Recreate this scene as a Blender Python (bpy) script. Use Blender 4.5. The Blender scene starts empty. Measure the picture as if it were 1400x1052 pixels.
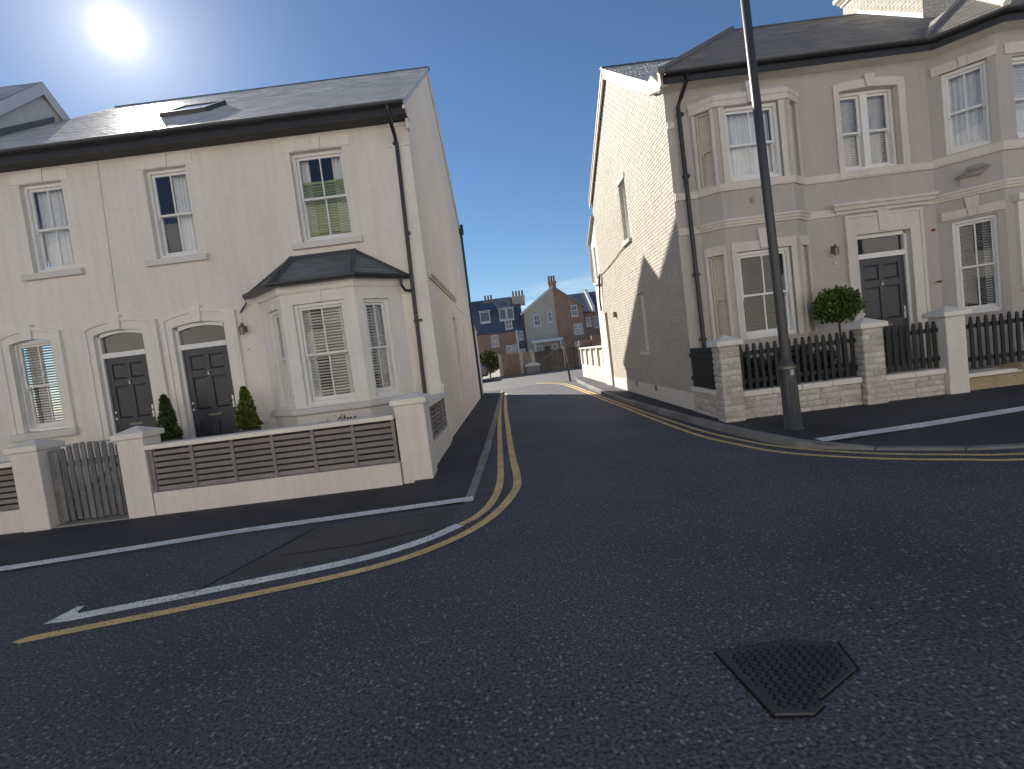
import bpy, math, random
from mathutils import Vector, Matrix
R = math.radians
random.seed(7)
scn = bpy.context.scene
col = scn.collection

# ------------------------------------------------------------------ camera
cam_d = bpy.data.cameras.new('camera'); cam_d.sensor_width = 36.0; cam_d.lens = 18.0
cam_d.clip_start = 0.05; cam_d.clip_end = 3000
cam = bpy.data.objects.new('camera', cam_d); col.objects.link(cam); scn.camera = cam
ROLL, PITCH, YAW = R(7.1), R(3.245), R(-0.255)
CAMZ = 1.57
fw = Vector((0, math.cos(PITCH), -math.sin(PITCH))); up0 = Vector((0, math.sin(PITCH), math.cos(PITCH))); rt0 = Vector((1, 0, 0))
rt = rt0 * math.cos(ROLL) - up0 * math.sin(ROLL)
up = rt0 * math.sin(ROLL) + up0 * math.cos(ROLL)
rz = Matrix.Rotation(-YAW, 3, 'Z')
fw, rt, up = rz @ fw, rz @ rt, rz @ up
m = Matrix((rt, up, -fw)).transposed().to_4x4(); m.translation = Vector((0, 0, CAMZ))
cam.matrix_world = m

# ------------------------------------------------------------------ sun and sky
SUN_A, SUN_B = 0.66, 0.695                      # towards the sun: (-A, 1, B)
sund = Vector((-SUN_A, 1, SUN_B)).normalized()
SUN_EL = math.asin(sund.z); SUN_AZ = math.atan2(sund.x, sund.y)
sl = bpy.data.lights.new('sun', 'SUN'); sl.energy = 5.0; sl.angle = R(0.53); sl.color = (1.0, 0.925, 0.82)
so = bpy.data.objects.new('sun', sl); col.objects.link(so)
so.rotation_euler = (-sund).to_track_quat('-Z', 'Y').to_euler(); so.location = (-10, 10, 30)

w = bpy.data.worlds.new('World'); scn.world = w; w.use_nodes = True
nt = w.node_tree; nt.nodes.clear()
def wn(t, **k):
    n = nt.nodes.new(t)
    for a, b in k.items(): setattr(n, a, b)
    return n
def wl(a, b): nt.links.new(a, b)
def wmath(op, a, b=None, clamp=False):
    n = wn('ShaderNodeMath', operation=op, use_clamp=clamp)
    for i, x in enumerate((a, b)):
        if x is None: continue
        if isinstance(x, (int, float)): n.inputs[i].default_value = x
        else: wl(x, n.inputs[i])
    return n.outputs[0]
sky = wn('ShaderNodeTexSky', sky_type='NISHITA'); sky.sun_disc = False
sky.sun_elevation = SUN_EL; sky.sun_rotation = SUN_AZ
sky.altitude = 50; sky.air_density = 1.0; sky.dust_density = 0.0; sky.ozone_density = 6.0
tc = wn('ShaderNodeTexCoord')
nrm = wn('ShaderNodeVectorMath', operation='NORMALIZE'); wl(tc.outputs['Generated'], nrm.inputs[0])
dot = wn('ShaderNodeVectorMath', operation='DOT_PRODUCT'); wl(nrm.outputs[0], dot.inputs[0]); dot.inputs[1].default_value = sund
dp = wmath('MAXIMUM', dot.outputs['Value'], 0.0)
glow = None
for pw_, am_ in ((5000, 14.0), (1200, 3.0), (260, 3.2), (70, 2.2), (16, 0.6)):
    q_ = wmath('MULTIPLY', wmath('POWER', dp, pw_), am_); glow = q_ if glow is None else wmath('ADD', glow, q_)
gcol = wn('ShaderNodeMix', data_type='RGBA', blend_type='MULTIPLY'); gcol.inputs[0].default_value = 1
gc = wn('ShaderNodeCombineColor'); wl(glow, gc.inputs[0]); wl(wmath('MULTIPLY', glow, 0.95), gc.inputs[1]); wl(wmath('MULTIPLY', glow, 0.86), gc.inputs[2])
# thin cirrus low over the horizon
mp = wn('ShaderNodeMapping'); wl(nrm.outputs[0], mp.inputs[0]); mp.inputs['Scale'].default_value = (1.6, 1.6, 15); mp.inputs['Rotation'].default_value = (0.0, R(-4), 0)
ns = wn('ShaderNodeTexNoise'); wl(mp.outputs[0], ns.inputs['Vector']); ns.inputs['Scale'].default_value = 2.1; ns.inputs['Detail'].default_value = 7; ns.inputs['Roughness'].default_value = 0.55
rp = wn('ShaderNodeValToRGB'); wl(ns.outputs[0], rp.inputs[0]); rp.color_ramp.elements[0].position = 0.5; rp.color_ramp.elements[1].position = 0.72
sep = wn('ShaderNodeSeparateXYZ'); wl(nrm.outputs[0], sep.inputs[0])
band = wn('ShaderNodeMapRange'); wl(sep.outputs[2], band.inputs[0])
band.inputs[1].default_value = 0.17; band.inputs[2].default_value = 0.08; band.inputs[3].default_value = 0; band.inputs[4].default_value = 1
cl = wmath('MULTIPLY', wmath('MULTIPLY', rp.outputs[0], band.outputs[0]), 0.6)
mixc = wn('ShaderNodeMix', data_type='RGBA'); wl(cl, mixc.inputs[0]); wl(sky.outputs[0], mixc.inputs[6]); mixc.inputs[7].default_value = (12, 12.6, 13.4, 1)
addc = wn('ShaderNodeMix', data_type='RGBA', blend_type='ADD'); addc.inputs[0].default_value = 1
wl(mixc.outputs[2], addc.inputs[6]); wl(gc.outputs[0], addc.inputs[7])
bg = wn('ShaderNodeBackground'); bg.inputs[1].default_value = 0.052; wl(addc.outputs[2], bg.inputs[0])
wo = wn('ShaderNodeOutputWorld'); wl(bg.outputs[0], wo.inputs[0])
scn.view_settings.view_transform = 'Standard'; scn.view_settings.look = 'None'
scn.view_settings.exposure = 0.9; scn.view_settings.gamma = 1.0; scn.view_settings.use_curve_mapping = False
scn.cycles.max_bounces = 8; scn.cycles.transparent_max_bounces = 16; scn.cycles.use_denoising = True

# ------------------------------------------------------------------ materials
MATS = {}
def mat(name, c, rough=0.8, var=0.12, vscale=1.5, fine=0.06, fscale=30, bump=0.0, bscale=60, spec=0.4, metal=0.0, streak=0.0, rnd=0.0, c2=None, island=False, spots=None, coat=0):
    """principled material: slow colour drift + fine mottling + optional vertical streaks, per object / per island variation and bump"""
    if name in MATS: return MATS[name]
    mm = bpy.data.materials.new(name); mm.use_nodes = True; n = mm.node_tree; N = n.nodes; L = n.links
    b = N['Principled BSDF']; b.inputs['Roughness'].default_value = rough; b.inputs['Metallic'].default_value = metal
    b.inputs['Specular IOR Level'].default_value = spec
    if coat: b.inputs['Coat Weight'].default_value = coat; b.inputs['Coat Roughness'].default_value = 0.12
    t = N.new('ShaderNodeTexCoord'); co = t.outputs['Object']
    def noise(scale, detail=4, vec=None, rgh=.55):
        q = N.new('ShaderNodeTexNoise'); q.inputs['Scale'].default_value = scale; q.inputs['Detail'].default_value = detail; q.inputs['Roughness'].default_value = rgh
        L.new(vec or co, q.inputs['Vector']); return q.outputs[0]
    def mth(op, a, bb):
        q = N.new('ShaderNodeMath'); q.operation = op
        for i, x in enumerate((a, bb)):
            if isinstance(x, (int, float)): q.inputs[i].default_value = x
            else: L.new(x, q.inputs[i])
        return q.outputs[0]
    def rng(x, lo, hi, a0=0.3, a1=0.7):
        q = N.new('ShaderNodeMapRange'); L.new(x, q.inputs[0]); q.inputs[1].default_value = a0; q.inputs[2].default_value = a1; q.inputs[3].default_value = lo; q.inputs[4].default_value = hi; return q.outputs[0]
    v = rng(noise(vscale, 5), 1 - var, 1 + var)
    v = mth('MULTIPLY', v, rng(noise(fscale, 3), 1 - fine, 1 + fine))
    if streak:
        mpn = N.new('ShaderNodeMapping'); L.new(co, mpn.inputs[0]); mpn.inputs['Scale'].default_value = (5, 5, .35)
        v = mth('MULTIPLY', v, rng(noise(1.6, 6, mpn.outputs[0], .65), 1 - streak, 1.0, .35, .6))
    if rnd:
        oi = N.new('ShaderNodeObjectInfo'); v = mth('MULTIPLY', v, rng(oi.outputs['Random'], 1 - rnd, 1 + rnd, 0, 1))
    if island:
        g = N.new('ShaderNodeNewGeometry'); v = mth('MULTIPLY', v, rng(g.outputs['Random Per Island'], 1 - island, 1 + island, 0, 1))
    if c2:
        mx = N.new('ShaderNodeMix'); mx.data_type = 'RGBA'; mx.inputs[6].default_value = (*c, 1); mx.inputs[7].default_value = (*c2, 1)
        if island:
            L.new(g.outputs['Random Per Island'], mx.inputs[0])
        else: L.new(rng(noise(vscale * 2.7, 6), 0, 1, .42, .62), mx.inputs[0])
        base = mx.outputs[2]
    else:
        rgb = N.new('ShaderNodeRGB'); rgb.outputs[0].default_value = (*c, 1); base = rgb.outputs[0]
    mul = N.new('ShaderNodeVectorMath'); mul.operation = 'SCALE'; L.new(base, mul.inputs[0]); L.new(v, mul.inputs['Scale'])
    out = mul.outputs[0]
    if spots:                                       # pale stone chips: (scale, amount, colour)
        vo = N.new('ShaderNodeTexVoronoi'); L.new(co, vo.inputs['Vector']); vo.inputs['Scale'].default_value = spots[0]
        cr = N.new('ShaderNodeSeparateColor'); L.new(vo.outputs['Color'], cr.inputs[0])
        a = mth('MULTIPLY', mth('LESS_THAN', vo.outputs['Distance'], .42), mth('GREATER_THAN', cr.outputs[0], 1 - spots[1]))
        ms = N.new('ShaderNodeMix'); ms.data_type = 'RGBA'; L.new(a, ms.inputs[0]); L.new(out, ms.inputs[6]); ms.inputs[7].default_value = (*spots[2], 1); out = ms.outputs[2]
    L.new(out, b.inputs['Base Color'])
    if bump:
        bp = N.new('ShaderNodeBump'); bp.inputs['Strength'].default_value = 1.0; bp.inputs['Distance'].default_value = bump
        L.new(mth('ADD', noise(bscale, 4), mth('MULTIPLY', noise(bscale * .12, 3), 1.2)), bp.inputs['Height']); L.new(bp.outputs[0], b.inputs['Normal'])
    MATS[name] = mm; return mm

CREAM = mat('cream_render', (.79, .735, .66), .85, .06, .5, .03, 14, .003, 120, streak=.08)
CREAMD = mat('cream_trim', (.80, .76, .69), .8, .05, 1.2, .03, 20, .002, 120, streak=.06)
TAUPE = mat('taupe_render', (.485, .447, .408), .85, .07, .6, .03, 16, .003, 120, streak=.05)
TAUPET = mat('taupe_trim', (.69, .635, .56), .8, .06, 1.2, .03, 20, .002, 120, streak=.07)
PBRICK = mat('painted_brick', (.505, .465, .405), .75, .06, .8, .05, 40, .004, 55, island=.06, streak=.05)
MORTAR = mat('painted_mortar', (.485, .445, .39), .9, .06, 2, .04, 40, .003, 90)
WHITE = mat('white_paint', (.78, .77, .75), .45, .03, 3, .02, 30)
SILLW = mat('sill_paint', (.66, .63, .58), .7, .06, 3, .04, 30, .001, 90)
CHAR = mat('charcoal_door_paint', (.030, .034, .046), .38, .08, 3, .04, 30, .0006, 60, spec=.45)
GUTTER = mat('black_gutter', (.022, .023, .027), .4, .15, 2, .05, 20, spec=.5)
SOFFD = mat('dark_soffit', (.035, .035, .038), .6, .1, 3)
SLATE = mat('grey_slate', (.39, .40, .42), .47, .10, .9, .08, 25, .0006, 45, island=.26, c2=(.44, .44, .445), spec=1.0, rnd=.14)
SLATEB = mat('brown_slate', (.21, .195, .18), .6, .12, .8, .08, 25, .003, 40, island=.20, c2=(.25, .225, .19), spec=.5, rnd=.14)
SLATEY = mat('bay_blue_slate', (.095, .11, .125), .45, .10, .9, .08, 25, .0006, 45, island=.30, c2=(.13, .145, .155), spec=.6, rnd=.25)
LEAD = mat('lead', (.17, .17, .175), .55, .15, 3, .06, 20)
FENCE = mat('grey_stained_timber', (.235, .212, .204), .75, .14, 4, .08, 40, .002, 30, rnd=.12)
GATEW = mat('weathered_gate_timber', (.15, .15, .156), .85, .2, 5, .12, 40, .003, 30, rnd=.22)
PICKET = mat('black_picket_paint', (.014, .015, .018), .55, .1, 5, .05, 30, .001, 40, rnd=.12)
WALLW = mat('cream_wall_render', (.74, .69, .61), .85, .06, 1.5, .04, 20, .003, 110, streak=.1)
COPE = mat('cream_coping', (.76, .72, .64), .8, .06, 2, .04, 25, .003, 80)
BLOCK = mat('split_stone_block', (.50, .455, .39), .9, .14, 6, .10, 40, .012, 26, rnd=.14, c2=(.60, .56, .49))
BMORT = mat('stone_mortar', (.46, .43, .38), .95, .1, 4, .06, 60, .004, 60)
ASPH = mat('asphalt', (.070, .072, .086),   .72, .30, .5, .95, 55, .016, 60, spec=.45, spots=(46, .12, (.21, .21, .215)))
PAVE = mat('footway_tarmac', (.050, .050, .056), .82, .28, .8, .5, 80, .006, 130, spec=.35, spots=(110, .03, (.09, .09, .09)))
PATCH = mat('tarmac_patch', (.085, .078, .070), .85, .18, 1.3, .35, 120, .006, 120, spots=(110, .04, (.1, .1, .1)))
GROUND = mat('ground_tarmac', (.06, .06, .06), .9, .2, .2, .2, 30)
ROADFAR = mat('worn_asphalt', (.115, .115, .115), .85, .12, .5, .3, 60, .004, 60)
KERB = mat('kerb_stone_grey', (.23, .222, .21), .85, .15, 3, .12, 60, .003, 70, rnd=.2)
YEL = mat('yellow_line_paint', (.70, .51, .21), .7, .16, 3, .24, 60, .003, 110, spots=(48, .12, (.16, .13, .09)))
WHL = mat('white_line_paint', (.76, .75, .73), .7, .16, 3, .22, 60, .003, 110, spots=(48, .14, (.16, .16, .17)))
IRON = mat('cast_iron', (.036, .037, .040), .55, .2, 8, .15, 90, .002, 120, spec=.5)
HOLE = mat('tread_hole', (.006, .006, .006), .9, .1)
LAMPM = mat('lamp_post_paint', (.045, .047, .05), .42, .14, 4, .08, 40, .0006, 60, spec=.5)
BRASS = mat('satin_steel', (.40, .38, .34), .35, .05, metal=.9)
STEEL = mat('tarnished_metal', (.22, .2, .17), .45, .1, metal=.8)
LEAF = mat('conifer_leaf', (.040, .068, .018), .6, .15, 6, .1, 30, island=.45, c2=(.075, .105, .026))
LEAF2 = mat('bright_conifer_leaf', (.075, .105, .020), .6, .15, 6, .1, 30, island=.45, c2=(.13, .16, .035))
LEAF3 = mat('bay_leaf', (.055, .095, .020), .5, .15, 5, .1, 30, island=.5, c2=(.10, .15, .03))
LEAFD = mat('dark_shrub_leaf', (.020, .034, .014), .6, .15, 5, .1, 30, island=.45, c2=(.035, .05, .02))
BARK = mat('bark', (.09, .06, .04), .9, .2, 8)
POT = mat('slate_grey_pot', (.12, .125, .13), .6, .1, 6)
SOIL = mat('soil', (.03, .022, .016), .95, .2, 10)
CURT = mat('net_curtain', (.82, .81, .79), .9, .05, 4)
BLIND = mat('blind_slat', (.76, .73, .66), .7, .04, 4)
BLINDM = mat('grey_blind_slat', (.28, .26, .235), .7, .04, 4)
BLINDD = mat('dark_blind_slat', (.13, .115, .095), .7, .06, 4)
PANELC = mat('cream_panel', (.60, .54, .45), .8, .08, 2, .05, 20)
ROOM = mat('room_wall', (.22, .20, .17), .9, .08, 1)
BRICKR = mat('red_brick_far', (.38, .225, .155), .9, .15, 1.5, .12, 8, island=.2, c2=(.42, .265, .18))
BRICKO = mat('ochre_brick_far', (.40, .29, .17), .9, .2, .8, .15, 6, c2=(.30, .21, .15))
PEBBLE = mat('pebble_render_far', (.58, .50, .40), .9, .1, .6, .06, 6)
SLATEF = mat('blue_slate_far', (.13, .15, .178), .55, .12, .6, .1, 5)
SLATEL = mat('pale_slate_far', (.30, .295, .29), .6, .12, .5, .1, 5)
TIMB = mat('brown_fence_timber', (.17, .12, .09), .9, .2, 2, .15, 12, rnd=.18)
POTT = mat('terracotta', (.25, .14, .09), .9, .1, 4)
CARP = mat('dark_car_paint', (.018, .02, .024), .25, .05, spec=.6, coat=.6)
RUB = mat('tyre_rubber', (.015, .015, .015), .8)
ALLOY = mat('alloy', (.4, .4, .4), .35, metal=.8)
REDL = mat('red_lens', (.3, .012, .01), .25)
OCHS = mat('ochre_step_stone', (.42, .335, .22), .9, .14, 2.5, .08, 20, .006, 30, streak=.1)
CONC = mat('concrete_grey', (.30, .285, .26), .9, .1, 3, .06, 30, .003, 50)
HEDGEB = mat('dark_green_board', (.018, .023, .02), .7, .1, 4)
FLOW = mat('red_foliage', (.11, .035, .04), .7, .2, 8, island=.4, c2=(.06, .05, .03))

def glass_mat(name, tint, refl):
    mm = bpy.data.materials.new(name); mm.use_nodes = True; n = mm.node_tree; N = n.nodes; L = n.links; N.clear()
    o = N.new('ShaderNodeOutputMaterial'); mx = N.new('ShaderNodeMixShader'); tr = N.new('ShaderNodeBsdfTransparent'); gl = N.new('ShaderNodeBsdfGlossy')
    tr.inputs[0].default_value = (*tint, 1); gl.inputs['Roughness'].default_value = 0.015; gl.inputs[0].default_value = (.95, .97, 1, 1)
    fr = N.new('ShaderNodeFresnel'); fr.inputs[0].default_value = refl
    t = N.new('ShaderNodeTexCoord'); nz = N.new('ShaderNodeTexNoise'); nz.inputs['Scale'].default_value = 1.7; L.new(t.outputs['Object'], nz.inputs['Vector'])
    bp = N.new('ShaderNodeBump'); bp.inputs['Distance'].default_value = .0005; L.new(nz.outputs[0], bp.inputs['Height']); L.new(bp.outputs[0], gl.inputs['Normal'])
    ge = N.new('ShaderNodeNewGeometry'); iv = N.new('ShaderNodeMath'); iv.operation = 'SUBTRACT'; iv.inputs[0].default_value = 1; L.new(ge.outputs['Backfacing'], iv.inputs[1])
    ml = N.new('ShaderNodeMath'); ml.operation = 'MULTIPLY'; L.new(fr.outputs[0], ml.inputs[0]); L.new(iv.outputs[0], ml.inputs[1])
    L.new(ml.outputs[0], mx.inputs[0]); L.new(tr.outputs[0], mx.inputs[1]); L.new(gl.outputs[0], mx.inputs[2]); L.new(mx.outputs[0], o.inputs[0])
    return mm
GLASS = glass_mat('window_glass', (.97, .98, .985), 1.5); GLASSU = glass_mat('upper_window_glass', (.97, .98, .985), 1.9)
GLASSD = glass_mat('dark_window_glass', (.75, .77, .78), 1.6)

# ------------------------------------------------------------------ building helpers
class Fr:
    """a wall's frame: u runs along the wall, z is up, d is the distance out of the wall"""
    def __init__(s, o, u, n): s.o, s.u, s.n = Vector(o), Vector(u).normalized(), Vector(n).normalized()
    def p(s, u, z, d=0.0):
        q = s.o + s.u * u + s.n * d; return Vector((q.x, q.y, q.z + z))
FRONT = lambda y: Fr((0, y, 0), (1, 0, 0), (0, -1, 0))
SIDE_R = lambda x: Fr((x, 0, 0), (0, 1, 0), (1, 0, 0))       # faces +X, u = y
SIDE_L = lambda x: Fr((x, 0, 0), (0, 1, 0), (-1, 0, 0))      # faces -X, u = y
W0 = Fr((0, 0, 0), (1, 0, 0), (0, -1, 0))                    # d = -y
def between(p, q):                                           # vertical plane through two plan points, outside on the right of p->q
    d = (Vector(q) - Vector(p)).normalized(); return Fr((p[0], p[1], 0), (d.x, d.y, 0), (d.y, -d.x, 0)), (Vector(q) - Vector(p)).length

class MB:
    def __init__(s): s.v, s.f = [], []
    def add(s, vs, fs):
        b = len(s.v); s.v += [tuple(x) for x in vs]; s.f += [tuple(b + i for i in f) for f in fs]; return s
    def hexa(s, c): return s.add(c, [(0, 1, 2, 3), (7, 6, 5, 4), (0, 4, 5, 1), (1, 5, 6, 2), (2, 6, 7, 3), (3, 7, 4, 0)])
    def box(s, F, u0, u1, z0, z1, d0, d1):
        return s.hexa([F.p(u0, z0, d1), F.p(u1, z0, d1), F.p(u1, z1, d1), F.p(u0, z1, d1), F.p(u0, z0, d0), F.p(u1, z0, d0), F.p(u1, z1, d0), F.p(u0, z1, d0)])
    def wbox(s, x0, x1, y0, y1, z0, z1): return s.box(W0, x0, x1, z0, z1, -y1, -y0)
    def prism(s, F, poly, d0, d1):                           # poly [(u,z)]
        n = len(poly); vs = [F.p(u, z, d1) for u, z in poly] + [F.p(u, z, d0) for u, z in poly]
        return s.add(vs, [tuple(range(n)), tuple(range(2 * n - 1, n - 1, -1))] + [(i, n + i, n + (i + 1) % n, (i + 1) % n) for i in range(n)])
    def strip(s, F, outer, inner, d0, d1):                   # open ring between two paths
        n = len(outer); vs = [F.p(u, z, d1) for u, z in outer] + [F.p(u, z, d1) for u, z in inner] + [F.p(u, z, d0) for u, z in outer] + [F.p(u, z, d0) for u, z in inner]
        fs = []
        for i in range(n - 1):
            fs += [(i, i + 1, n + i + 1, n + i), (2 * n + i, 2 * n + i + 1, i + 1, i), (n + i, n + i + 1, 3 * n + i + 1, 3 * n + i)]
        fs += [(0, n, 3 * n, 2 * n), (n - 1, 3 * n - 1, 4 * n - 1, 2 * n - 1)]
        return s.add(vs, fs)
    def wall(s, F, u0, u1, z0, z1, holes=(), rev=0.2):
        us = sorted({u0, u1} | {h for q in holes for h in q[:2]}); zs = sorted({z0, z1} | {h for q in holes for h in q[2:4]})
        for i in range(len(us) - 1):
            for j in range(len(zs) - 1):
                cu, cz = (us[i] + us[i + 1]) / 2, (zs[j] + zs[j + 1]) / 2
                if any(q[0] < cu < q[1] and q[2] < cz < q[3] for q in holes): continue
                s.add([F.p(us[i], zs[j]), F.p(us[i + 1], zs[j]), F.p(us[i + 1], zs[j + 1]), F.p(us[i], zs[j + 1])], [(0, 1, 2, 3)])
        for q in holes:
            a, b, c, d = q[:4]
            for (p1, p2) in (((a, c), (a, d)), ((b, d), (b, c)), ((a, d), (b, d)), ((b, c), (a, c))):
                s.add([F.p(*p1), F.p(*p2), F.p(*p2, -rev), F.p(*p1, -rev)], [(0, 1, 2, 3)])
        return s
    def poly(s, pts): return s.add(pts, [tuple(range(len(pts)))])
    def slab(s, pts, t):                                     # polygon in 3-D thickened along its normal
        pts = [Vector(p) for p in pts]; nr = (pts[1] - pts[0]).cross(pts[2] - pts[0]).normalized()
        if nr.z < 0: nr = -nr
        n = len(pts); vs = pts + [p - nr * t for p in pts]
        return s.add(vs, [tuple(range(n)), tuple(range(2 * n - 1, n - 1, -1))] + [(i, n + i, n + (i + 1) % n, (i + 1) % n) for i in range(n)])
    def sweep(s, path, prof, closed_prof=True):              # path plan points, outside on the right; prof [(d,z)]
        P = [Vector((x, y)) for x, y in path]; rows = []
        for i, p in enumerate(P):
            ds = []
            if i > 0: ds.append((P[i] - P[i - 1]).normalized())
            if i < len(P) - 1: ds.append((P[i + 1] - P[i]).normalized())
            ns_ = [Vector((d.y, -d.x)) for d in ds]
            nn = (ns_[0] + ns_[-1]); nn = nn / max(nn.length_squared, 1e-6) * 2 if len(ns_) == 2 else ns_[0]
            rows.append([Vector((p.x + nn.x * d, p.y + nn.y * d, z)) for d, z in prof])
        k = len(prof); vs = [v for r in rows for v in r]; fs = []
        for i in range(len(P) - 1):
            for j in range(k if closed_prof else k - 1):
                j2 = (j + 1) % k; fs.append((i * k + j, (i + 1) * k + j, (i + 1) * k + j2, i * k + j2))
        if closed_prof: fs += [tuple(range(k - 1, -1, -1)), tuple((len(P) - 1) * k + j for j in range(k))]
        return s.add(vs, fs)
    def tube(s, pts, r, n=8, r2=None):
        pts = [Vector(p) for p in pts]; m_ = len(pts); vs = []
        for i, p in enumerate(pts):
            d = (pts[min(i + 1, m_ - 1)] - pts[max(i - 1, 0)]).normalized()
            a = d.cross(Vector((0, 0, 1)) if abs(d.z) < .9 else Vector((1, 0, 0))).normalized(); b = d.cross(a)
            rr = r if r2 is None else r + (r2 - r) * i / (m_ - 1)
            vs += [p + (a * math.cos(2 * math.pi * k / n) + b * math.sin(2 * math.pi * k / n)) * rr for k in range(n)]
        fs = [(i * n + k, i * n + (k + 1) % n, (i + 1) * n + (k + 1) % n, (i + 1) * n + k) for i in range(m_ - 1) for k in range(n)]
        fs += [tuple(range(n)), tuple((m_ - 1) * n + k for k in range(n - 1, -1, -1))]
        return s.add(vs, fs)
    def lathe(s, c, prof, n=20):                             # prof [(r,z)] about vertical axis at c
        c = Vector(c); k = len(prof)
        vs = [c + Vector((r * math.cos(2 * math.pi * i / n), r * math.sin(2 * math.pi * i / n), z)) for i in range(n) for r, z in prof]
        return s.add(vs, [(i * k + j, ((i + 1) % n) * k + j, ((i + 1) % n) * k + j + 1, i * k + j + 1) for i in range(n) for j in range(k - 1)])
    def build(s, name, mt, parent=None, kind=None, label=None, bevel=0, smooth=False, cat=None, group=None, local=False):
        me = bpy.data.meshes.new(name); me.from_pydata(s.v, [], s.f); me.materials.append(mt)
        if smooth: me.polygons.foreach_set('use_smooth', [True] * len(me.polygons))
        me.update()
        o = bpy.data.objects.new(name, me); col.objects.link(o)
        put(o, parent)
        if bevel:
            bv = o.modifiers.new('bevel', 'BEVEL'); bv.width = bevel; bv.segments = 2; bv.limit_method = 'ANGLE'
        tag(o, label, cat, group, kind); return o
def tag(o, label=None, cat=None, group=None, kind=None):
    if label: o['label'] = label
    if cat: o['category'] = cat
    if group: o['group'] = group
    if kind: o['kind'] = kind
    return o
def put(o, parent):
    """parent without moving: the mesh keeps its world coordinates"""
    if parent is not None:
        o.parent = parent
        if parent.type == 'EMPTY': o.matrix_parent_inverse = Matrix.Translation(-parent.location)
def thing(name, label, cat, loc, group=None):
    o = bpy.data.objects.new(name, None); col.objects.link(o); o.location = loc; o.empty_display_size = .3
    return tag(o, label, cat, group)
def inst(src, name, parent, off, label=None):
    """another piece sharing src's mesh, shifted by off"""
    o = bpy.data.objects.new(name, src.data); col.objects.link(o); put(o, parent); o.location = off
    for md in src.modifiers:
        b = o.modifiers.new('bevel', 'BEVEL'); b.width = md.width; b.segments = md.segments; b.limit_method = 'ANGLE'
    if label: o['label'] = label
    return o
def arc(u0, u1, zs, rise, n=9):
    return [(u0 + (u1 - u0) * i / n, zs + rise * (1 - (2 * i / n - 1) ** 2)) for i in range(n + 1)]

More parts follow.
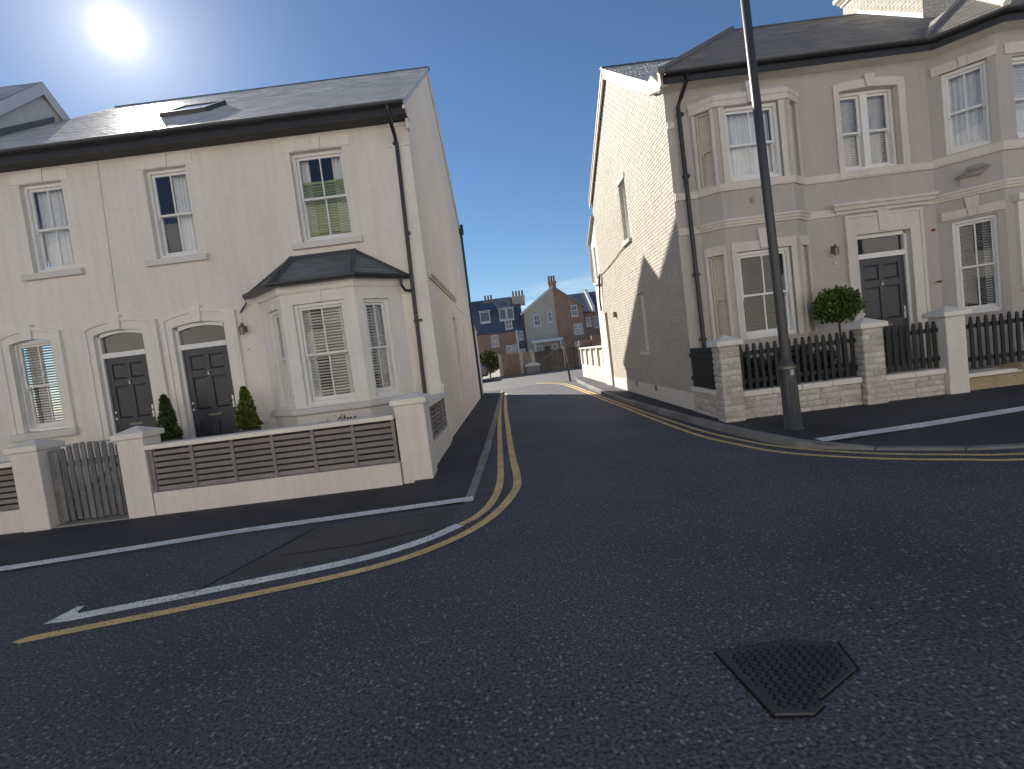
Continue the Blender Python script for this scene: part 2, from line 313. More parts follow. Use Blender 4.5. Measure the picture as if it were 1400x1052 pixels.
# ------------------------------------------------------------------ windows and doors
def window(F, u0, u1, z0, z1, parent, rec=.11, sill=None, curtain=None, blind=None, bars=1, mul=False, frame=WHITE, panel=None, glass=None, thick=.055):
    """timber sash window in its opening; d is negative inside the wall"""
    w_ = MB(); r = -rec; t = thick
    w_.box(F, u0, u0 + t, z0, z1, r - .14, r); w_.box(F, u1 - t, u1, z0, z1, r - .14, r)
    w_.box(F, u0 + t, u1 - t, z1 - t, z1, r - .14, r); w_.box(F, u0 + t, u1 - t, z0, z0 + t + .01, r - .14, r + .012)
    lights = [(u0 + t, u1 - t)]
    if mul:
        c = (u0 + u1) / 2; w_.box(F, c - .06, c + .06, z0 + t + .01, z1 - t, r - .14, r + .004); lights = [(u0 + t, c - .06), (c + .06, u1 - t)]
    zm = (z0 + z1) / 2
    for a, b in lights:                                      # upper sash in front, lower behind
        st = .042
        for (lo, hi, dd) in ((zm - .02, z1 - t, r - .045), (z0 + t + .01, zm + .02, r - .092)):
            bot = .04 if dd > r - .06 else .07
            w_.box(F, a, a + st, lo, hi, dd - .04, dd); w_.box(F, b - st, b, lo, hi, dd - .04, dd)
            w_.box(F, a + st, b - st, hi - .042, hi, dd - .04, dd); w_.box(F, a + st, b - st, lo, lo + bot, dd - .04, dd)
        for c_ in (a + st * .5, b - st * .5):                # sash horns
            w_.box(F, c_ - .016, c_ + .016, zm - .075, zm - .02, r - .085, r - .047)
    wo_ = w_.build('window', frame, parent, bevel=.004); glass = glass or (GLASSU if z0 > 3.5 else GLASS)
    for a, b in lights:
        st = .042
        for (lo, hi, dd) in ((zm + .02, z1 - t - .042, r - .062), (z0 + t + .08, zm - .022, r - .109)):
            n = bars + 1; us = [a + st + (b - a - 2 * st) * i / n for i in range(n + 1)]
            for i in range(n):
                MB().box(F, us[i] + .002, us[i + 1] - .002, lo, hi, dd - .003, dd + .003).build('pane', glass, wo_)
            for i in range(1, n):
                MB().box(F, us[i] - .011, us[i] + .011, lo, hi, dd - .014, dd + .014).build('glazing_bar', frame, wo_)
    if sill: 
        ov, th, pr = sill
        MB().add([F.p(u0 - ov, z0 - th, pr), F.p(u1 + ov, z0 - th, pr), F.p(u1 + ov, z0 - .022, pr), F.p(u0 - ov, z0 - .022, pr),
                  F.p(u0 - ov, z0 - th, -.04), F.p(u1 + ov, z0 - th, -.04), F.p(u1 + ov, z0 - .002, -.04), F.p(u0 - ov, z0 - .002, -.04)],
                 [(0, 1, 2, 3), (7, 6, 5, 4), (0, 4, 5, 1), (1, 5, 6, 2), (2, 6, 7, 3), (3, 7, 4, 0)]).build('sill', SILLW, wo_, bevel=.008)
    if blind:                                                # (material, fraction lowered, spacing)
        bm_, frac, sp = blind[:3]; b_ = MB(); z = z1 - t - .03 - (blind[3] if len(blind) > 3 else 0); zb = z1 - (z1 - z0) * frac; k = 0
        b_.box(F, u0 + t + .01, u1 - t - .01, z - .01, z + .03, r - .185, r - .148)
        while z > zb + .03:
            tl = .012 + random.uniform(-.002, .002)
            for (a, c) in ((u0 + .02, u1 - .02),):
                b_.add([F.p(a + .012, z + tl, r - .150), F.p(c - .012, z + tl, r - .150), F.p(c - .012, z - tl, r - .178), F.p(a + .012, z - tl, r - .178),
                        F.p(a + .012, z + tl - .003, r - .150), F.p(c - .012, z + tl - .003, r - .150), F.p(c - .012, z - tl - .003, r - .178), F.p(a + .012, z - tl - .003, r - .178)],
                       [(0, 1, 2, 3), (7, 6, 5, 4), (0, 4, 5, 1), (1, 5, 6, 2), (2, 6, 7, 3), (3, 7, 4, 0)])
            z -= sp
        for f_ in (.2, .8): b_.box(F, u0 + (u1 - u0) * f_ - .008, u0 + (u1 - u0) * f_ + .008, zb, z1 - t - (blind[3] if len(blind) > 3 else 0), r - .166, r - .164)
        b_.build('blind', bm_, wo_, kind='stuff')
    if curtain:                                              # list of (fraction a, fraction b)
        for (fa, fb) in curtain:
            a, b = u0 + t + (u1 - u0 - 2 * t) * fa, u0 + t + (u1 - u0 - 2 * t) * fb; n = max(10, int((b - a) / .012)); c_ = MB(); vs = []
            for i in range(n + 1):
                uu = a + (b - a) * i / n; wv = .018 * math.sin(i * 1.05) + .008 * math.sin(i * .43 + 1)
                vs += [F.p(uu, z0 + .03, r - .21 + wv), F.p(uu, z1 - .04, r - .21 + wv * .8)]
            c_.add(vs, [(2 * i, 2 * i + 2, 2 * i + 3, 2 * i + 1) for i in range(n)])
            c_.build('curtain', CURT, wo_, smooth=True)
    if panel: MB().box(F, u0 + t, u1 - t, z0 + t, z1 - t, r - .22, r - .17).build('shutter', panel, wo_)
    return wo_

def door(F, u0, u1, z0, z1, zf, parent, rec=.2, arch=.06, knock=True, handle='r'):
    """six-panel door, transom and fanlight; zf = top of the fanlight"""
    d = -rec; f_ = MB()
    for a, b in ((u0 - .055, u0), (u1, u1 + .055)): f_.box(F, a, b, z0, zf, d - .06, d + .045)
    f_.box(F, u0, u1, z1 + .004, z1 + .1, d - .06, d + .05)
    top = arc(u0, u1, zf, 0 if not arch else arch)
    f_.strip(F, [(u, max(z + .055, zf + .055)) for u, z in top], [(u, z - .02) for u, z in top], d - .06, d + .045)
    f_.build('door_frame', WHITE, parent, bevel=.004)
    n = len(top); MB().prism(F, [(u0 + .012, z1 + .1), (u1 - .012, z1 + .1)] + [(min(max(u, u0 + .012), u1 - .012), z - .022) for u, z in reversed(top)], d - .012, d - .006).build('fanlight', GLASSD, parent)
    W, H = u1 - u0, z1 - z0; dm = MB(); dm.box(F, u0 + .003, u1 - .003, z0 + .005, z1, d - .045, d - .012)
    st, ms = .11 * W / .84, .09
    xs = [(u0 + st, (u0 + u1) / 2 - ms / 2), ((u0 + u1) / 2 + ms / 2, u1 - st)]
    rows = [(z0 + .10 * H, z0 + .31 * H), (z0 + .43 * H, z0 + .735 * H), (z0 + .80 * H, z0 + .94 * H)]
    for a, b in ((u0 + .003, u0 + st), ((u0 + u1) / 2 - ms / 2, (u0 + u1) / 2 + ms / 2), (u1 - st, u1 - .003)): dm.box(F, a, b, z0 + .005, z1, d - .012, d + .004)
    zz = [z0 + .005] + [q for r_ in rows for q in r_] + [z1]
    for i in range(0, len(zz), 2):
        for a, b in xs: dm.box(F, a, b, zz[i], zz[i + 1], d - .012, d + .0035)
    do = dm.build('door', CHAR, parent, bevel=.003)
    for a, b in xs:
        for lo, hi in rows:
            p_ = MB(); k = .035
            p_.add([F.p(a, lo, d - .011), F.p(b, lo, d - .011), F.p(b, hi, d - .011), F.p(a, hi, d - .011), F.p(a + k, lo + k, d - .001), F.p(b - k, lo + k, d - .001), F.p(b - k, hi - k, d - .001), F.p(a + k, hi - k, d - .001)],
                   [(4, 5, 6, 7), (0, 1, 5, 4), (1, 2, 6, 5), (2, 3, 7, 6), (3, 0, 4, 7)]).build('panel', CHAR, do)
    zc = z0 + .37 * H; MB().box(F, (u0 + u1) / 2 - .125, (u0 + u1) / 2 + .125, zc - .02, zc + .02, d + .004, d + .016).build('letter_plate', STEEL, do, bevel=.004)
    uh = u1 - .055 if handle == 'r' else u0 + .055; zh = z0 + .47 * H; h_ = MB(); h_.box(F, uh - .018, uh + .018, zh - .11, zh + .12, d + .004, d + .012); h_.tube([F.p(uh, zh + .03, d + .01), F.p(uh, zh + .03, d + .055), F.p(uh - .1, zh + .025, d + .055)], .009)
    h_.build('handle', BRASS, do)
    uk = u0 + .05
    for zq in (zh - .07, zh + .05): MB().tube([F.p(uk, zq, d + .003), F.p(uk, zq, d + .02)], .022, 12).build('lock', BRASS, do)
    if knock:
        k2 = MB(); zk = z0 + .765 * H; k2.box(F, (u0 + u1) / 2 - .018, (u0 + u1) / 2 + .018, zk - .035, zk + .035, d + .004, d + .022); k2.tube([F.p((u0 + u1) / 2 - .02, zk + .01, d + .03), F.p((u0 + u1) / 2 + .02, zk + .01, d + .03)], .012)
        k2.build('knocker', BRASS, do, bevel=.003)
    return do

def slates(O, U, S, nrm_, vlen, ufun, mt, parent, gauge=.2, wd=.3, name='slates', th=.010, holes=(), single=0):
    """overlapping slates over a roof plane; ufun(v) -> (umin, umax) along the row; joined: hundreds of thin courses"""
    O, U, S, nn = Vector(O), Vector(U), Vector(S), Vector(nrm_); b = MB(); v = 0.0; k = 0
    while v < vlen - .02:
        a0, a1 = ufun(v); L = min(gauge * 1.75, vlen - v + .03); u = a0 - (wd / 2 if k % 2 else 0)
        while u < a1 - .01:
            x0, x1 = max(u, a0) + .003, min(u + wd, a1) - .003; u += wd
            if x1 - x0 < .03: continue
            if any(q[0] < (x0 + x1) / 2 < q[1] and q[2] < v + gauge / 2 < q[3] for q in holes): continue
            dv = random.uniform(-.006, .006); lift = th * 1.5 + random.uniform(0, .003); t2 = random.uniform(-.0012, .0012)
            P = lambda uu, vv, hh: O + U * uu + S * vv + nn * hh
            bb_ = MB() if single > 0 else b
            bb_.hexa([P(x0, v + dv, lift), P(x1, v + dv, lift + t2), P(x1, v + L, .004), P(x0, v + L, .004), P(x0, v + dv, lift - th), P(x1, v + dv, lift - th + t2), P(x1, v + L, -.002), P(x0, v + L, -.002)])
            if single > 0: bb_.build('slate', mt, parent); single -= 1
        v += gauge; k += 1
    return b.build(name, mt, parent, kind='stuff') if b.v else None
def leaves(shape, n, size, mt, parent, name='foliage'):
    b = MB()
    for i in range(n):
        p, out = shape(); out = Vector(out).normalized()
        d = (out * .8 + Vector((random.gauss(0, .6), random.gauss(0, .6), random.gauss(.25, .6)))).normalized()
        s_ = d.cross(Vector((random.gauss(0, 1), random.gauss(0, 1), random.gauss(0, 1)))).normalized(); l = size * random.uniform(.6, 1.3); wd = l * random.uniform(.28, .42)
        p = Vector(p); nn = d.cross(s_) * wd * .35
        b.add([p, p + d * l * .5 + s_ * wd + nn, p + d * l, p + d * l * .5 - s_ * wd + nn], [(0, 1, 2, 3)])
    return b.build(name, mt, parent, kind='stuff')

# ================================================================== SETTING
MB().add([(-900, -900, -.35), (900, -900, -.35), (900, 900, -.35), (-900, 900, -.35)], [(0, 1, 2, 3)]).build('ground', GROUND, kind='structure')
def pl(pts, x):                                              # piecewise linear
    if x <= pts[0][0]: return pts[0][1]
    for (a, b), (c, d) in zip(pts, pts[1:]):
        if x <= c: return b + (d - b) * (x - a) / (c - a)
    return pts[-1][1]
sm = lambda t: (lambda q: q * q * (3 - 2 * q))(min(1, max(0, t)))
rd = MB(); rd.add([(-60, -12, 0), (60, -12, 0), (60, 60, 0), (-60, 60, 0), (-60, -12, -.3), (60, -12, -.3), (60, 60, -.3), (-60, 60, -.3)], [(0, 1, 2, 3), (0, 4, 5, 1), (1, 5, 6, 2), (2, 6, 7, 3), (3, 7, 4, 0)])
road = rd.build('road', ASPH, kind='structure')
cr_ = MB().add([(-60, 24.6, .004), (60, 24.6, .004), (60, 36.4, .004), (-60, 36.4, .004)], [(0, 1, 2, 3)]).build('cross_road', ROADFAR, kind='structure')
def smooth_path(p, n=6):                                     # Catmull-Rom
    P = [Vector((*q, 0)) for q in p]; P = [P[0] * 2 - P[1]] + P + [P[-1] * 2 - P[-2]]; out = []
    for i in range(1, len(P) - 2):
        for k in range(n):
            t = k / n; a, b, c, d = P[i - 1:i + 3]
            q = .5 * (2 * b + (c - a) * t + (2 * a - 5 * b + 4 * c - d) * t * t + (3 * b - a - 3 * c + d) * t ** 3); out.append((q.x, q.y))
    out.append((P[-2].x, P[-2].y)); return out
def line(path, wd, zf, mt, name, parent=None, taper=0):
    pts = [Vector(p) for p in path]; n = len(pts); vs = []; b = MB()
    for i, p in enumerate(pts):
        d = (pts[min(i + 1, n - 1)] - pts[max(i - 1, 0)]).normalized(); nn = Vector((-d.y, d.x)); w2 = wd / 2 * (taper if i == 0 and taper else 1)
        for s_ in (w2, -w2):
            q = p + nn * s_; vs.append((q.x, q.y, zf(q.x, q.y) + .005))
    b.add(vs, [(2 * i, 2 * i + 1, 2 * i + 3, 2 * i + 2) for i in range(n - 1)]); return b.build(name, mt, parent or road)
flat = lambda x, y: 0.0
line(smooth_path([(-3.72, 3.50), (-3.3, 3.59), (-2.37, 3.78), (-1.34, 4.06), (-.79, 4.42), (-.41, 4.96), (-.17, 5.75), (-.11, 6.48), (-.18, 8.26), (-.27, 11.9), (-.36, 16), (-.40, 21.6)]), .10, flat, YEL, 'yellow_line', taper=.2)
line(smooth_path([(-.685, 4.885), (-.55, 5.07), (-.41, 5.50), (-.33, 6.4), (-.37, 8.37), (-.46, 12), (-.53, 16), (-.55, 21.6)]), .09, flat, YEL, 'yellow_line')
line(smooth_path([(-3.56, 3.805), (-2.51, 4.03), (-1.52, 4.28), (-1.01, 4.55), (-.69, 4.88)]), .13, flat, WHL, 'white_line')
MB().add([(x, y_, .0052) for x, y_ in ((-3.73, 3.74), (-3.55, 3.745), (-3.55, 3.86), (-3.61, 3.90), (-3.63, 4.0), (-3.69, 4.0))], [(0, 1, 2, 3, 4, 5)]).build('white_arrow_tip', WHL, road)
ryU = [(1.12, 26.3), (2.22, 23.6), (2.5, 18), (2.60, 14.4), (2.68, 11.9), (2.75, 10.2), (2.86, 8.26), (3.02, 7.2), (3.27, 6.38), (3.8, 5.64), (4.4, 5.17), (5, 4.88), (8, 4.0), (14, 2.3)]
ryL = [(1.1, 26.0), (2.08, 23.1), (2.36, 18), (2.46, 14.4), (2.54, 12.2), (2.60, 9.92), (2.70, 7.84), (2.87, 6.91), (3.12, 6.12), (3.68, 5.43), (4.3, 4.98), (4.9, 4.69), (8, 3.82), (14, 2.1)]
line(smooth_path(ryU), .07, flat, YEL, 'yellow_line'); line(smooth_path(ryL), .075, flat, YEL, 'yellow_line')
# patch of older tarmac and sealed joints in the parking strip on the left
MB().add([(-2.62, 4.22, .003), (-1.5, 4.42, .003), (-.86, 4.82, .003), (-.78, 5.48, .003), (-2.3, 5.34, .003)], [(0, 1, 2, 3, 4)]).build('tarmac_patch', PATCH, road)
line([(-2.75, 3.98), (-2.3, 5.36)], .018, flat, HOLE, 'sealed_joint'); line([(-2.35, 4.62), (-1.6, 4.66), (-1.0, 4.86)], .018, flat, HOLE, 'sealed_joint')

# left footway
KL = [(-.63, 5.62), (-.60, 6.4), (-.55, 8.4), (-.53, 12.8), (-.52, 22.6)]
KLx = lambda y: pl([(b, a) for a, b in KL], y)
wlY = lambda x: pl([(-30, 3.6), (-12, 4.75), (-5.44, 5.21), (-3.2, 5.5), (-.6, 5.68)], x)
zL = lambda y: .012 + .07 * sm((y - 5.9) / 2.2)
fl = MB(); xs = [-30, -20, -14, -10, -7, -5, -3, -2, -1.5]
for a, b in zip(xs, xs[1:]):
    fl.add([(a, wlY(a), .012), (b, wlY(b), .012), (b, 10, .012), (a, 10, .012), (a, wlY(a), -.2), (b, wlY(b), -.2)], [(0, 1, 2, 3), (4, 5, 1, 0)])
ys = [5.64, 5.9, 6.4, 6.9, 7.5, 8.1, 9, 12, 17, 22.6]
fl.add([(-1.5, wlY(-1.5), .012), (KLx(5.64) - .1, wlY(-.7), .012), (KLx(5.64) - .1, 5.64, .012), (-1.5, 5.64, .012)], [(0, 1, 2, 3)])
for a, b in zip(ys, ys[1:]): fl.add([(-1.5, a, zL(a)), (KLx(a) - .1, a, zL(a)), (KLx(b) - .1, b, zL(b)), (-1.5, b, zL(b))], [(0, 1, 2, 3)])
fl.add([(-1.5, 22.6, .082), (-.62, 22.6, .082), (-1.6, 24.2, .082), (-30, 24.2, .082), (-30, 22.6, .082)], [(0, 1, 2, 3, 4)])
footL = fl.build('pavement', PAVE, kind='structure', label='dark tarmac pavement in front of and beside the left houses')
line([(-14, wlY(-14) + .05), (-5.44, 5.26), (-3.2, 5.57), (-.62, 5.73)], .17, lambda x, y: .013, WHL, 'white_line', footL)
MB().add([(-1.32, 6.9, .024), (-.72, 6.95, .03), (-.70, 7.0, .032), (-1.32, 6.95, .026)], [(0, 1, 2, 3)]).build('joint', KERB, footL)
y = 5.66
while y < 22.4:
    y2 = min(y + (.62 if y < 7 else .9), 22.5); x1, x2 = KLx(y), KLx(y2); g = .006
    b = MB().hexa([(x1 - .1, y + g, -.1), (x1, y + g, -.1), (x2, y2 - g, -.1), (x2 - .1, y2 - g, -.1), (x1 - .1, y + g, zL(y) + .004), (x1, y + g, zL(y)), (x2, y2 - g, zL(y2)), (x2 - .1, y2 - g, zL(y2) + .004)])
    b.build('kerb_stone', KERB, footL, bevel=.012); y = y2
# right footway
KR = [(2.98, 25.0), (2.85, 23.6), (2.72, 19), (2.69, 14.4), (2.78, 12.2), (2.88, 10.6), (2.98, 9.1), (3.06, 8.1), (3.15, 7.3), (3.27, 6.6), (3.47, 5.98), (3.95, 5.72), (4.5, 5.34), (5.1, 5.08), (8, 4.25), (14, 2.6), (30, -2)]
KRs = smooth_path(KR, 4)
KRx = lambda y: pl(sorted((b, a) for a, b in KRs), y)
KRy = lambda x: pl([q for q in KRs if q[1] < 9], x)
zR = lambda x, y: .10 - .078 * sm((x - 3.2) / .8) * (1 - sm((y - KRy(max(x, 3.1))) / 2.2))
fr_ = MB(); ys = [5.96, 6.1, 6.3, 6.6, 7, 7.5, 8, 8.6, 9.6, 12, 15, 18, 21, 24.4]
for a, b in zip(ys, ys[1:]):
    fr_.add([(KRx(a) + .1, a, zR(KRx(a) + .1, a)), (3.6, a, zR(3.6, a)), (3.6, b, zR(3.6, b)), (KRx(b) + .1, b, zR(KRx(b) + .1, b))], [(0, 1, 2, 3)])
xs = [3.6, 3.8, 4, 4.3, 4.7, 5.2, 6, 7, 8, 10, 14, 20, 30]
for a, b in zip(xs, xs[1:]):
    for i in range(8):
        q = lambda x, t: (lambda yy: (x, yy, zR(x, yy)))(KRy(x) + .1 + (8.9 - KRy(x) - .1) * t / 8)
        fr_.add([q(a, i), q(b, i), q(b, i + 1), q(a, i + 1)], [(0, 1, 2, 3)])
fr_.add([(2.95, 24.4, .1), (3.6, 24.4, .1), (3.6, 25.3, .1), (3.05, 25.3, .1)], [(0, 1, 2, 3)])
footR = fr_.build('pavement', PAVE, kind='structure', label='dark tarmac pavement in front of and beside the right houses')
line([(3.66, 6.28), (5, 6.36), (6.53, 6.49), (9, 6.7), (14, 7.1)], .19, zR, WHL, 'white_line', footR)
acc = 0; seg = [Vector(KRs[0])]
for a, b in zip(KRs, KRs[1:]):
    seg.append(Vector(b)); acc += (Vector(b) - Vector(a)).length
    if acc > .75:
        P_, Q_ = seg[0], seg[-1]; d = (Q_ - P_).normalized(); n_ = Vector((-d.y, d.x)) * .11; P_, Q_ = P_ + d * .005, Q_ - d * .005
        zp, zq = zR(P_.x, P_.y) + .002, zR(Q_.x, Q_.y) + .002; A2, B2 = P_ + n_, Q_ + n_
        MB().hexa([(P_.x, P_.y, -.1), (Q_.x, Q_.y, -.1), (B2.x, B2.y, -.1), (A2.x, A2.y, -.1), (P_.x, P_.y, zp), (Q_.x, Q_.y, zq), (B2.x, B2.y, zq + .004), (A2.x, A2.y, zp + .004)]).build('kerb_stone', KERB, footR, bevel=.014)
        seg = [Q_ + d * .005]; acc = 0
# garden slabs
MB().wbox(-14, -1.42, 7.15, 9.6, -.2, .22).build('garden_paving', CONC, kind='structure', label='raised front garden paving behind the left wall')
MB().wbox(3.5, 16, 8.45, 9.58, -.2, .30).build('garden_paving', CONC, kind='structure', label='raised front garden paving behind the picket fence')

# ================================================================== LEFT HOUSES
YF = 9.6
FL = FRONT(YF); EAVY, EAVZ, RIDY, RIDZ = 9.16, 6.22, 14.8, 9.82
SL = (RIDZ - EAVZ) / (RIDY - EAVY); SLEN = math.hypot(RIDZ - EAVZ, RIDY - EAVY)
SV = Vector((0, RIDY - EAVY, RIDZ - EAVZ)).normalized(); SN = Vector((0, -SV.z, SV.y))
def surround(parent, u0, u1, o0, o1, zb, zs_in, rin, zs_out, rout, key=True, mt=CREAMD):
    s_ = MB(); ot = arc(o0, o1, zs_out, rout, 12); it = arc(u0, u1, zs_in, rin, 12)
    s_.strip(FL, [(o0, zb)] + ot + [(o1, zb)], [(u0, zb)] + it + [(u1, zb)], -.12, .035)
    s_.strip(FL, [(o0 - .045, zb)] + [(u + (-.045 if i == 0 else .045 if i == 12 else 0), z + .045) for i, (u, z) in enumerate(ot)] + [(o1 + .045, zb)], [(o0 + .035, zb)] + [(min(max(u, o0 + .035), o1 - .035), z - .03) for u, z in ot] + [(o1 - .035, zb)], .0, .065)
    so_ = s_.build('door_surround' if zb < 1 else 'window_surround', mt, parent, bevel=.006)
    if key:
        c = (u0 + u1) / 2; MB().prism(FL, [(c - .085, zs_in + rin - .01), (c + .085, zs_in + rin - .01), (c + .115, zs_out + rout + .09), (c - .115, zs_out + rout + .09)], -.1, .085).build('keystone', mt, so_, bevel=.006)
    return so_
def flat_lintel(parent, F, u0, u1, z0, z1, mt=CREAMD, key=.1, proud=.014):
    c = (u0 + u1) / 2; s_ = MB()
    s_.prism(F, [(u0 - .02, z0), (c - key * .8, z0), (c - key, z1), (u0 - .02, z1)], -.03, proud); s_.prism(F, [(c + key * .8, z0), (u1 + .02, z0), (u1 + .02, z1), (c + key, z1)], -.03, proud)
    lo = s_.build('lintel', mt, parent, bevel=.004)
    MB().prism(F, [(c - key * .8 + .004, z0 - .005), (c + key * .8 - .004, z0 - .005), (c + key - .004, z1 + .015), (c - key + .004, z1 + .015)], -.03, proud + .012).build('keystone', mt, lo, bevel=.004)
def eaves(parent, u0, u1):
    p = [(u0, YF), (u1, YF)]
    MB().sweep(p, [(-.02, 6.03), (.36, 6.03), (.36, 6.06), (-.02, 6.06)]).build('soffit', SOFFD, parent)
    MB().sweep(p, [(.345, 6.01), (.375, 6.01), (.375, 6.19), (.345, 6.19)]).build('fascia', GUTTER, parent)
    g = [(.377 + .055 + .058 * math.cos(t), 6.185 + .06 * math.sin(t)) for t in [math.pi + i * math.pi / 8 for i in range(9)]]
    g += [(.377 + .055 + .05 * math.cos(t), 6.185 + .052 * math.sin(t)) for t in [2 * math.pi - i * math.pi / 8 for i in range(9)]]
    MB().sweep(p, g).build('gutter', GUTTER, parent)
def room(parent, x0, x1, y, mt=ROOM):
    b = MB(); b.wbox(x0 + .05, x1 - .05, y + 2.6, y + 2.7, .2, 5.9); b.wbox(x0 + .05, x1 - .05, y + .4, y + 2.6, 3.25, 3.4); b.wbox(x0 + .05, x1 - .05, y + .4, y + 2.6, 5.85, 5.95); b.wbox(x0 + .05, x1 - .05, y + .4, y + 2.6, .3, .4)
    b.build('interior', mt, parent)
def ridge_caps(parent, u0, u1, Y_, Z_, mt=LEAD, step=.45):
    n = max(1, round((u1 - u0) / step)); step = (u1 - u0) / n; a = .08
    k = MB().hexa([(u0 + .004, Y_ - a, Z_ - .05), (u0 + step - .004, Y_ - a, Z_ - .05), (u0 + step - .004, Y_ - .004, Z_ + .022), (u0 + .004, Y_ - .004, Z_ + .022), (u0 + .004, Y_ + a, Z_ - .05), (u0 + step - .004, Y_ + a, Z_ - .05), (u0 + step - .004, Y_ + .004, Z_ + .022), (u0 + .004, Y_ + .004, Z_ + .022)])
    r_ = k.build('ridge_tile', mt, parent)
    for i in range(1, n): inst(r_, 'ridge_tile', parent, (i * step, 0, 0))

# ---- house A: end of terrace
hA = thing('end_terrace_house', 'cream rendered end house with slate-roofed bay and green-reflecting upper window', 'house', (-4.2, 14, 0))
XA0, XA1 = -6.41, -1.36; XR0 = -6.62
holesA = [(-6.27, -5.49, 4.12, 5.76), (-3.57, -2.60, 4.09, 5.74), (-6.19, -5.202, .40, 2.92), (-3.9, -2.5, 1.15, 3.0)]
wa = MB(); wa.wall(FL, XA0, XA1, 0, 6.06, holesA, .26)
SR = SIDE_R(XA1); zroof = lambda y: EAVZ + SL * (y - EAVY) if y < RIDY else RIDZ - SL * (y - RIDY)
wa.wall(SR, YF, 19.9, 0, 6.06, [(13.2, 13.95, .2, 2.75), (16.0, 16.2, 1.3, 2.66)], .1)
wa.poly([SR.p(YF, 6.06), SR.p(19.9, 6.06), SR.p(19.9, zroof(19.9) - .02), SR.p(RIDY, RIDZ - .03), SR.p(YF, zroof(YF) - .02)])
wallA = wa.build('wall', CREAM, hA)
MB().add([(XA0, 19.9, 0), (XA1, 19.9, 0), (XA1, 19.9, 6.6), (XA0, 19.9, 6.6)], [(0, 1, 2, 3)]).build('rear_wall', CREAM, hA)
MB().box(SR, 13.2, 13.95, .2, 2.75, -.13, -.08).build('blocked_doorway', TAUPET, hA); MB().box(SR, 16.0, 16.2, 1.3, 2.66, -.13, -.08).build('blocked_window', TAUPET, hA)
rA = MB().slab([(XR0, EAVY, EAVZ), (XA1 + .06, EAVY, EAVZ), (XA1 + .06, RIDY, RIDZ), (XR0, RIDY, RIDZ)], .1).slab([(XR0, 20.2, zroof(20.2)), (XA1 + .06, 20.2, zroof(20.2)), (XA1 + .06, RIDY, RIDZ - .002), (XR0, RIDY, RIDZ - .002)], .1).build('roof', SLATE, hA)
slates((XR0, EAVY - .03, EAVZ - .02), (1, 0, 0), SV, SN, SLEN, lambda v: (0, XA1 + .10 - XR0), SLATE, rA, holes=[(-6.56 - XR0, -5.6 - XR0, 1.98, 3.18)], single=280)
ridge_caps(rA, XR0, XA1 + .1, RIDY, RIDZ + .02, LEAD)
vg = MB(); vg.prism(SR, [(EAVY + .02, EAVZ - .16), (EAVY + .02, EAVZ - .01), (RIDY, RIDZ), (RIDY, RIDZ - .16)], .02, .055); vg.prism(SR, [(RIDY, RIDZ - .16), (RIDY, RIDZ), (20.1, zroof(20.1) - .01), (20.1, zroof(20.1) - .16)], .02, .055)
vg.box(SR, EAVY + .3, EAVY + .47, 5.86, 6.2, 0, .05)
vg.build('bargeboard', CREAMD, hA, bevel=.004)
eaves(hA, XA0, XA1 + .05)
# rooflight
def rP(x, v, hh=0): return Vector((x, EAVY, EAVZ)) + SV * v + SN * hh
sk = MB()
for (a, b, c, d) in ((-6.55, -6.47, 2.0, 3.15), (-5.68, -5.6, 2.0, 3.15), (-6.47, -5.68, 2.0, 2.08), (-6.47, -5.68, 3.07, 3.15)):
    sk.hexa([rP(a, c, -.05), rP(b, c, -.05), rP(b, d, -.05), rP(a, d, -.05), rP(a, c, .095), rP(b, c, .095), rP(b, d, .095), rP(a, d, .095)])
sko = sk.build('rooflight', mat('rooflight_frame', (.10, .095, .09), .5), hA, bevel=.01)
MB().hexa([rP(-6.48, 2.07, .06), rP(-5.67, 2.07, .06), rP(-5.67, 3.08, .06), rP(-6.48, 3.08, .06), rP(-6.48, 2.07, .075), rP(-5.67, 2.07, .075), rP(-5.67, 3.08, .075), rP(-6.48, 3.08, .075)]).build('pane', mat('rooflight_glass', (.30, .36, .40), .08, .02, spec=.9), sko)
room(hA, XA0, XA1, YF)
window(FL, -6.27, -5.49, 4.14, 5.76, hA, sill=(.18, .13, .09), curtain=[(.42, .85)], rec=.10)
window(FL, -3.57, -2.60, 4.11, 5.74, hA, sill=(.16, .13, .09), curtain=[(0, .2), (.7, 1)], blind=(mat('olive_reflection_slats', (.36, .41, .11), .8), .98, .05, .42), rec=.12)  # olive slats stand in for greenery reflected in this window
flat_lintel(hA, FL, -6.42, -5.36, 5.77, 5.99); flat_lintel(hA, FL, -3.66, -2.47, 5.75, 5.96)
door(FL, -6.13, -5.265, .42, 2.42, 2.80, hA, rec=.09)
surround(hA, -6.185, -5.21, -6.33, -5.02, .22, 2.84, .07, 3.0, .11)
MB().wbox(-6.3, -5.05, 9.0, 9.62, .2, .42).build('door_step', CONC, hA, bevel=.015)
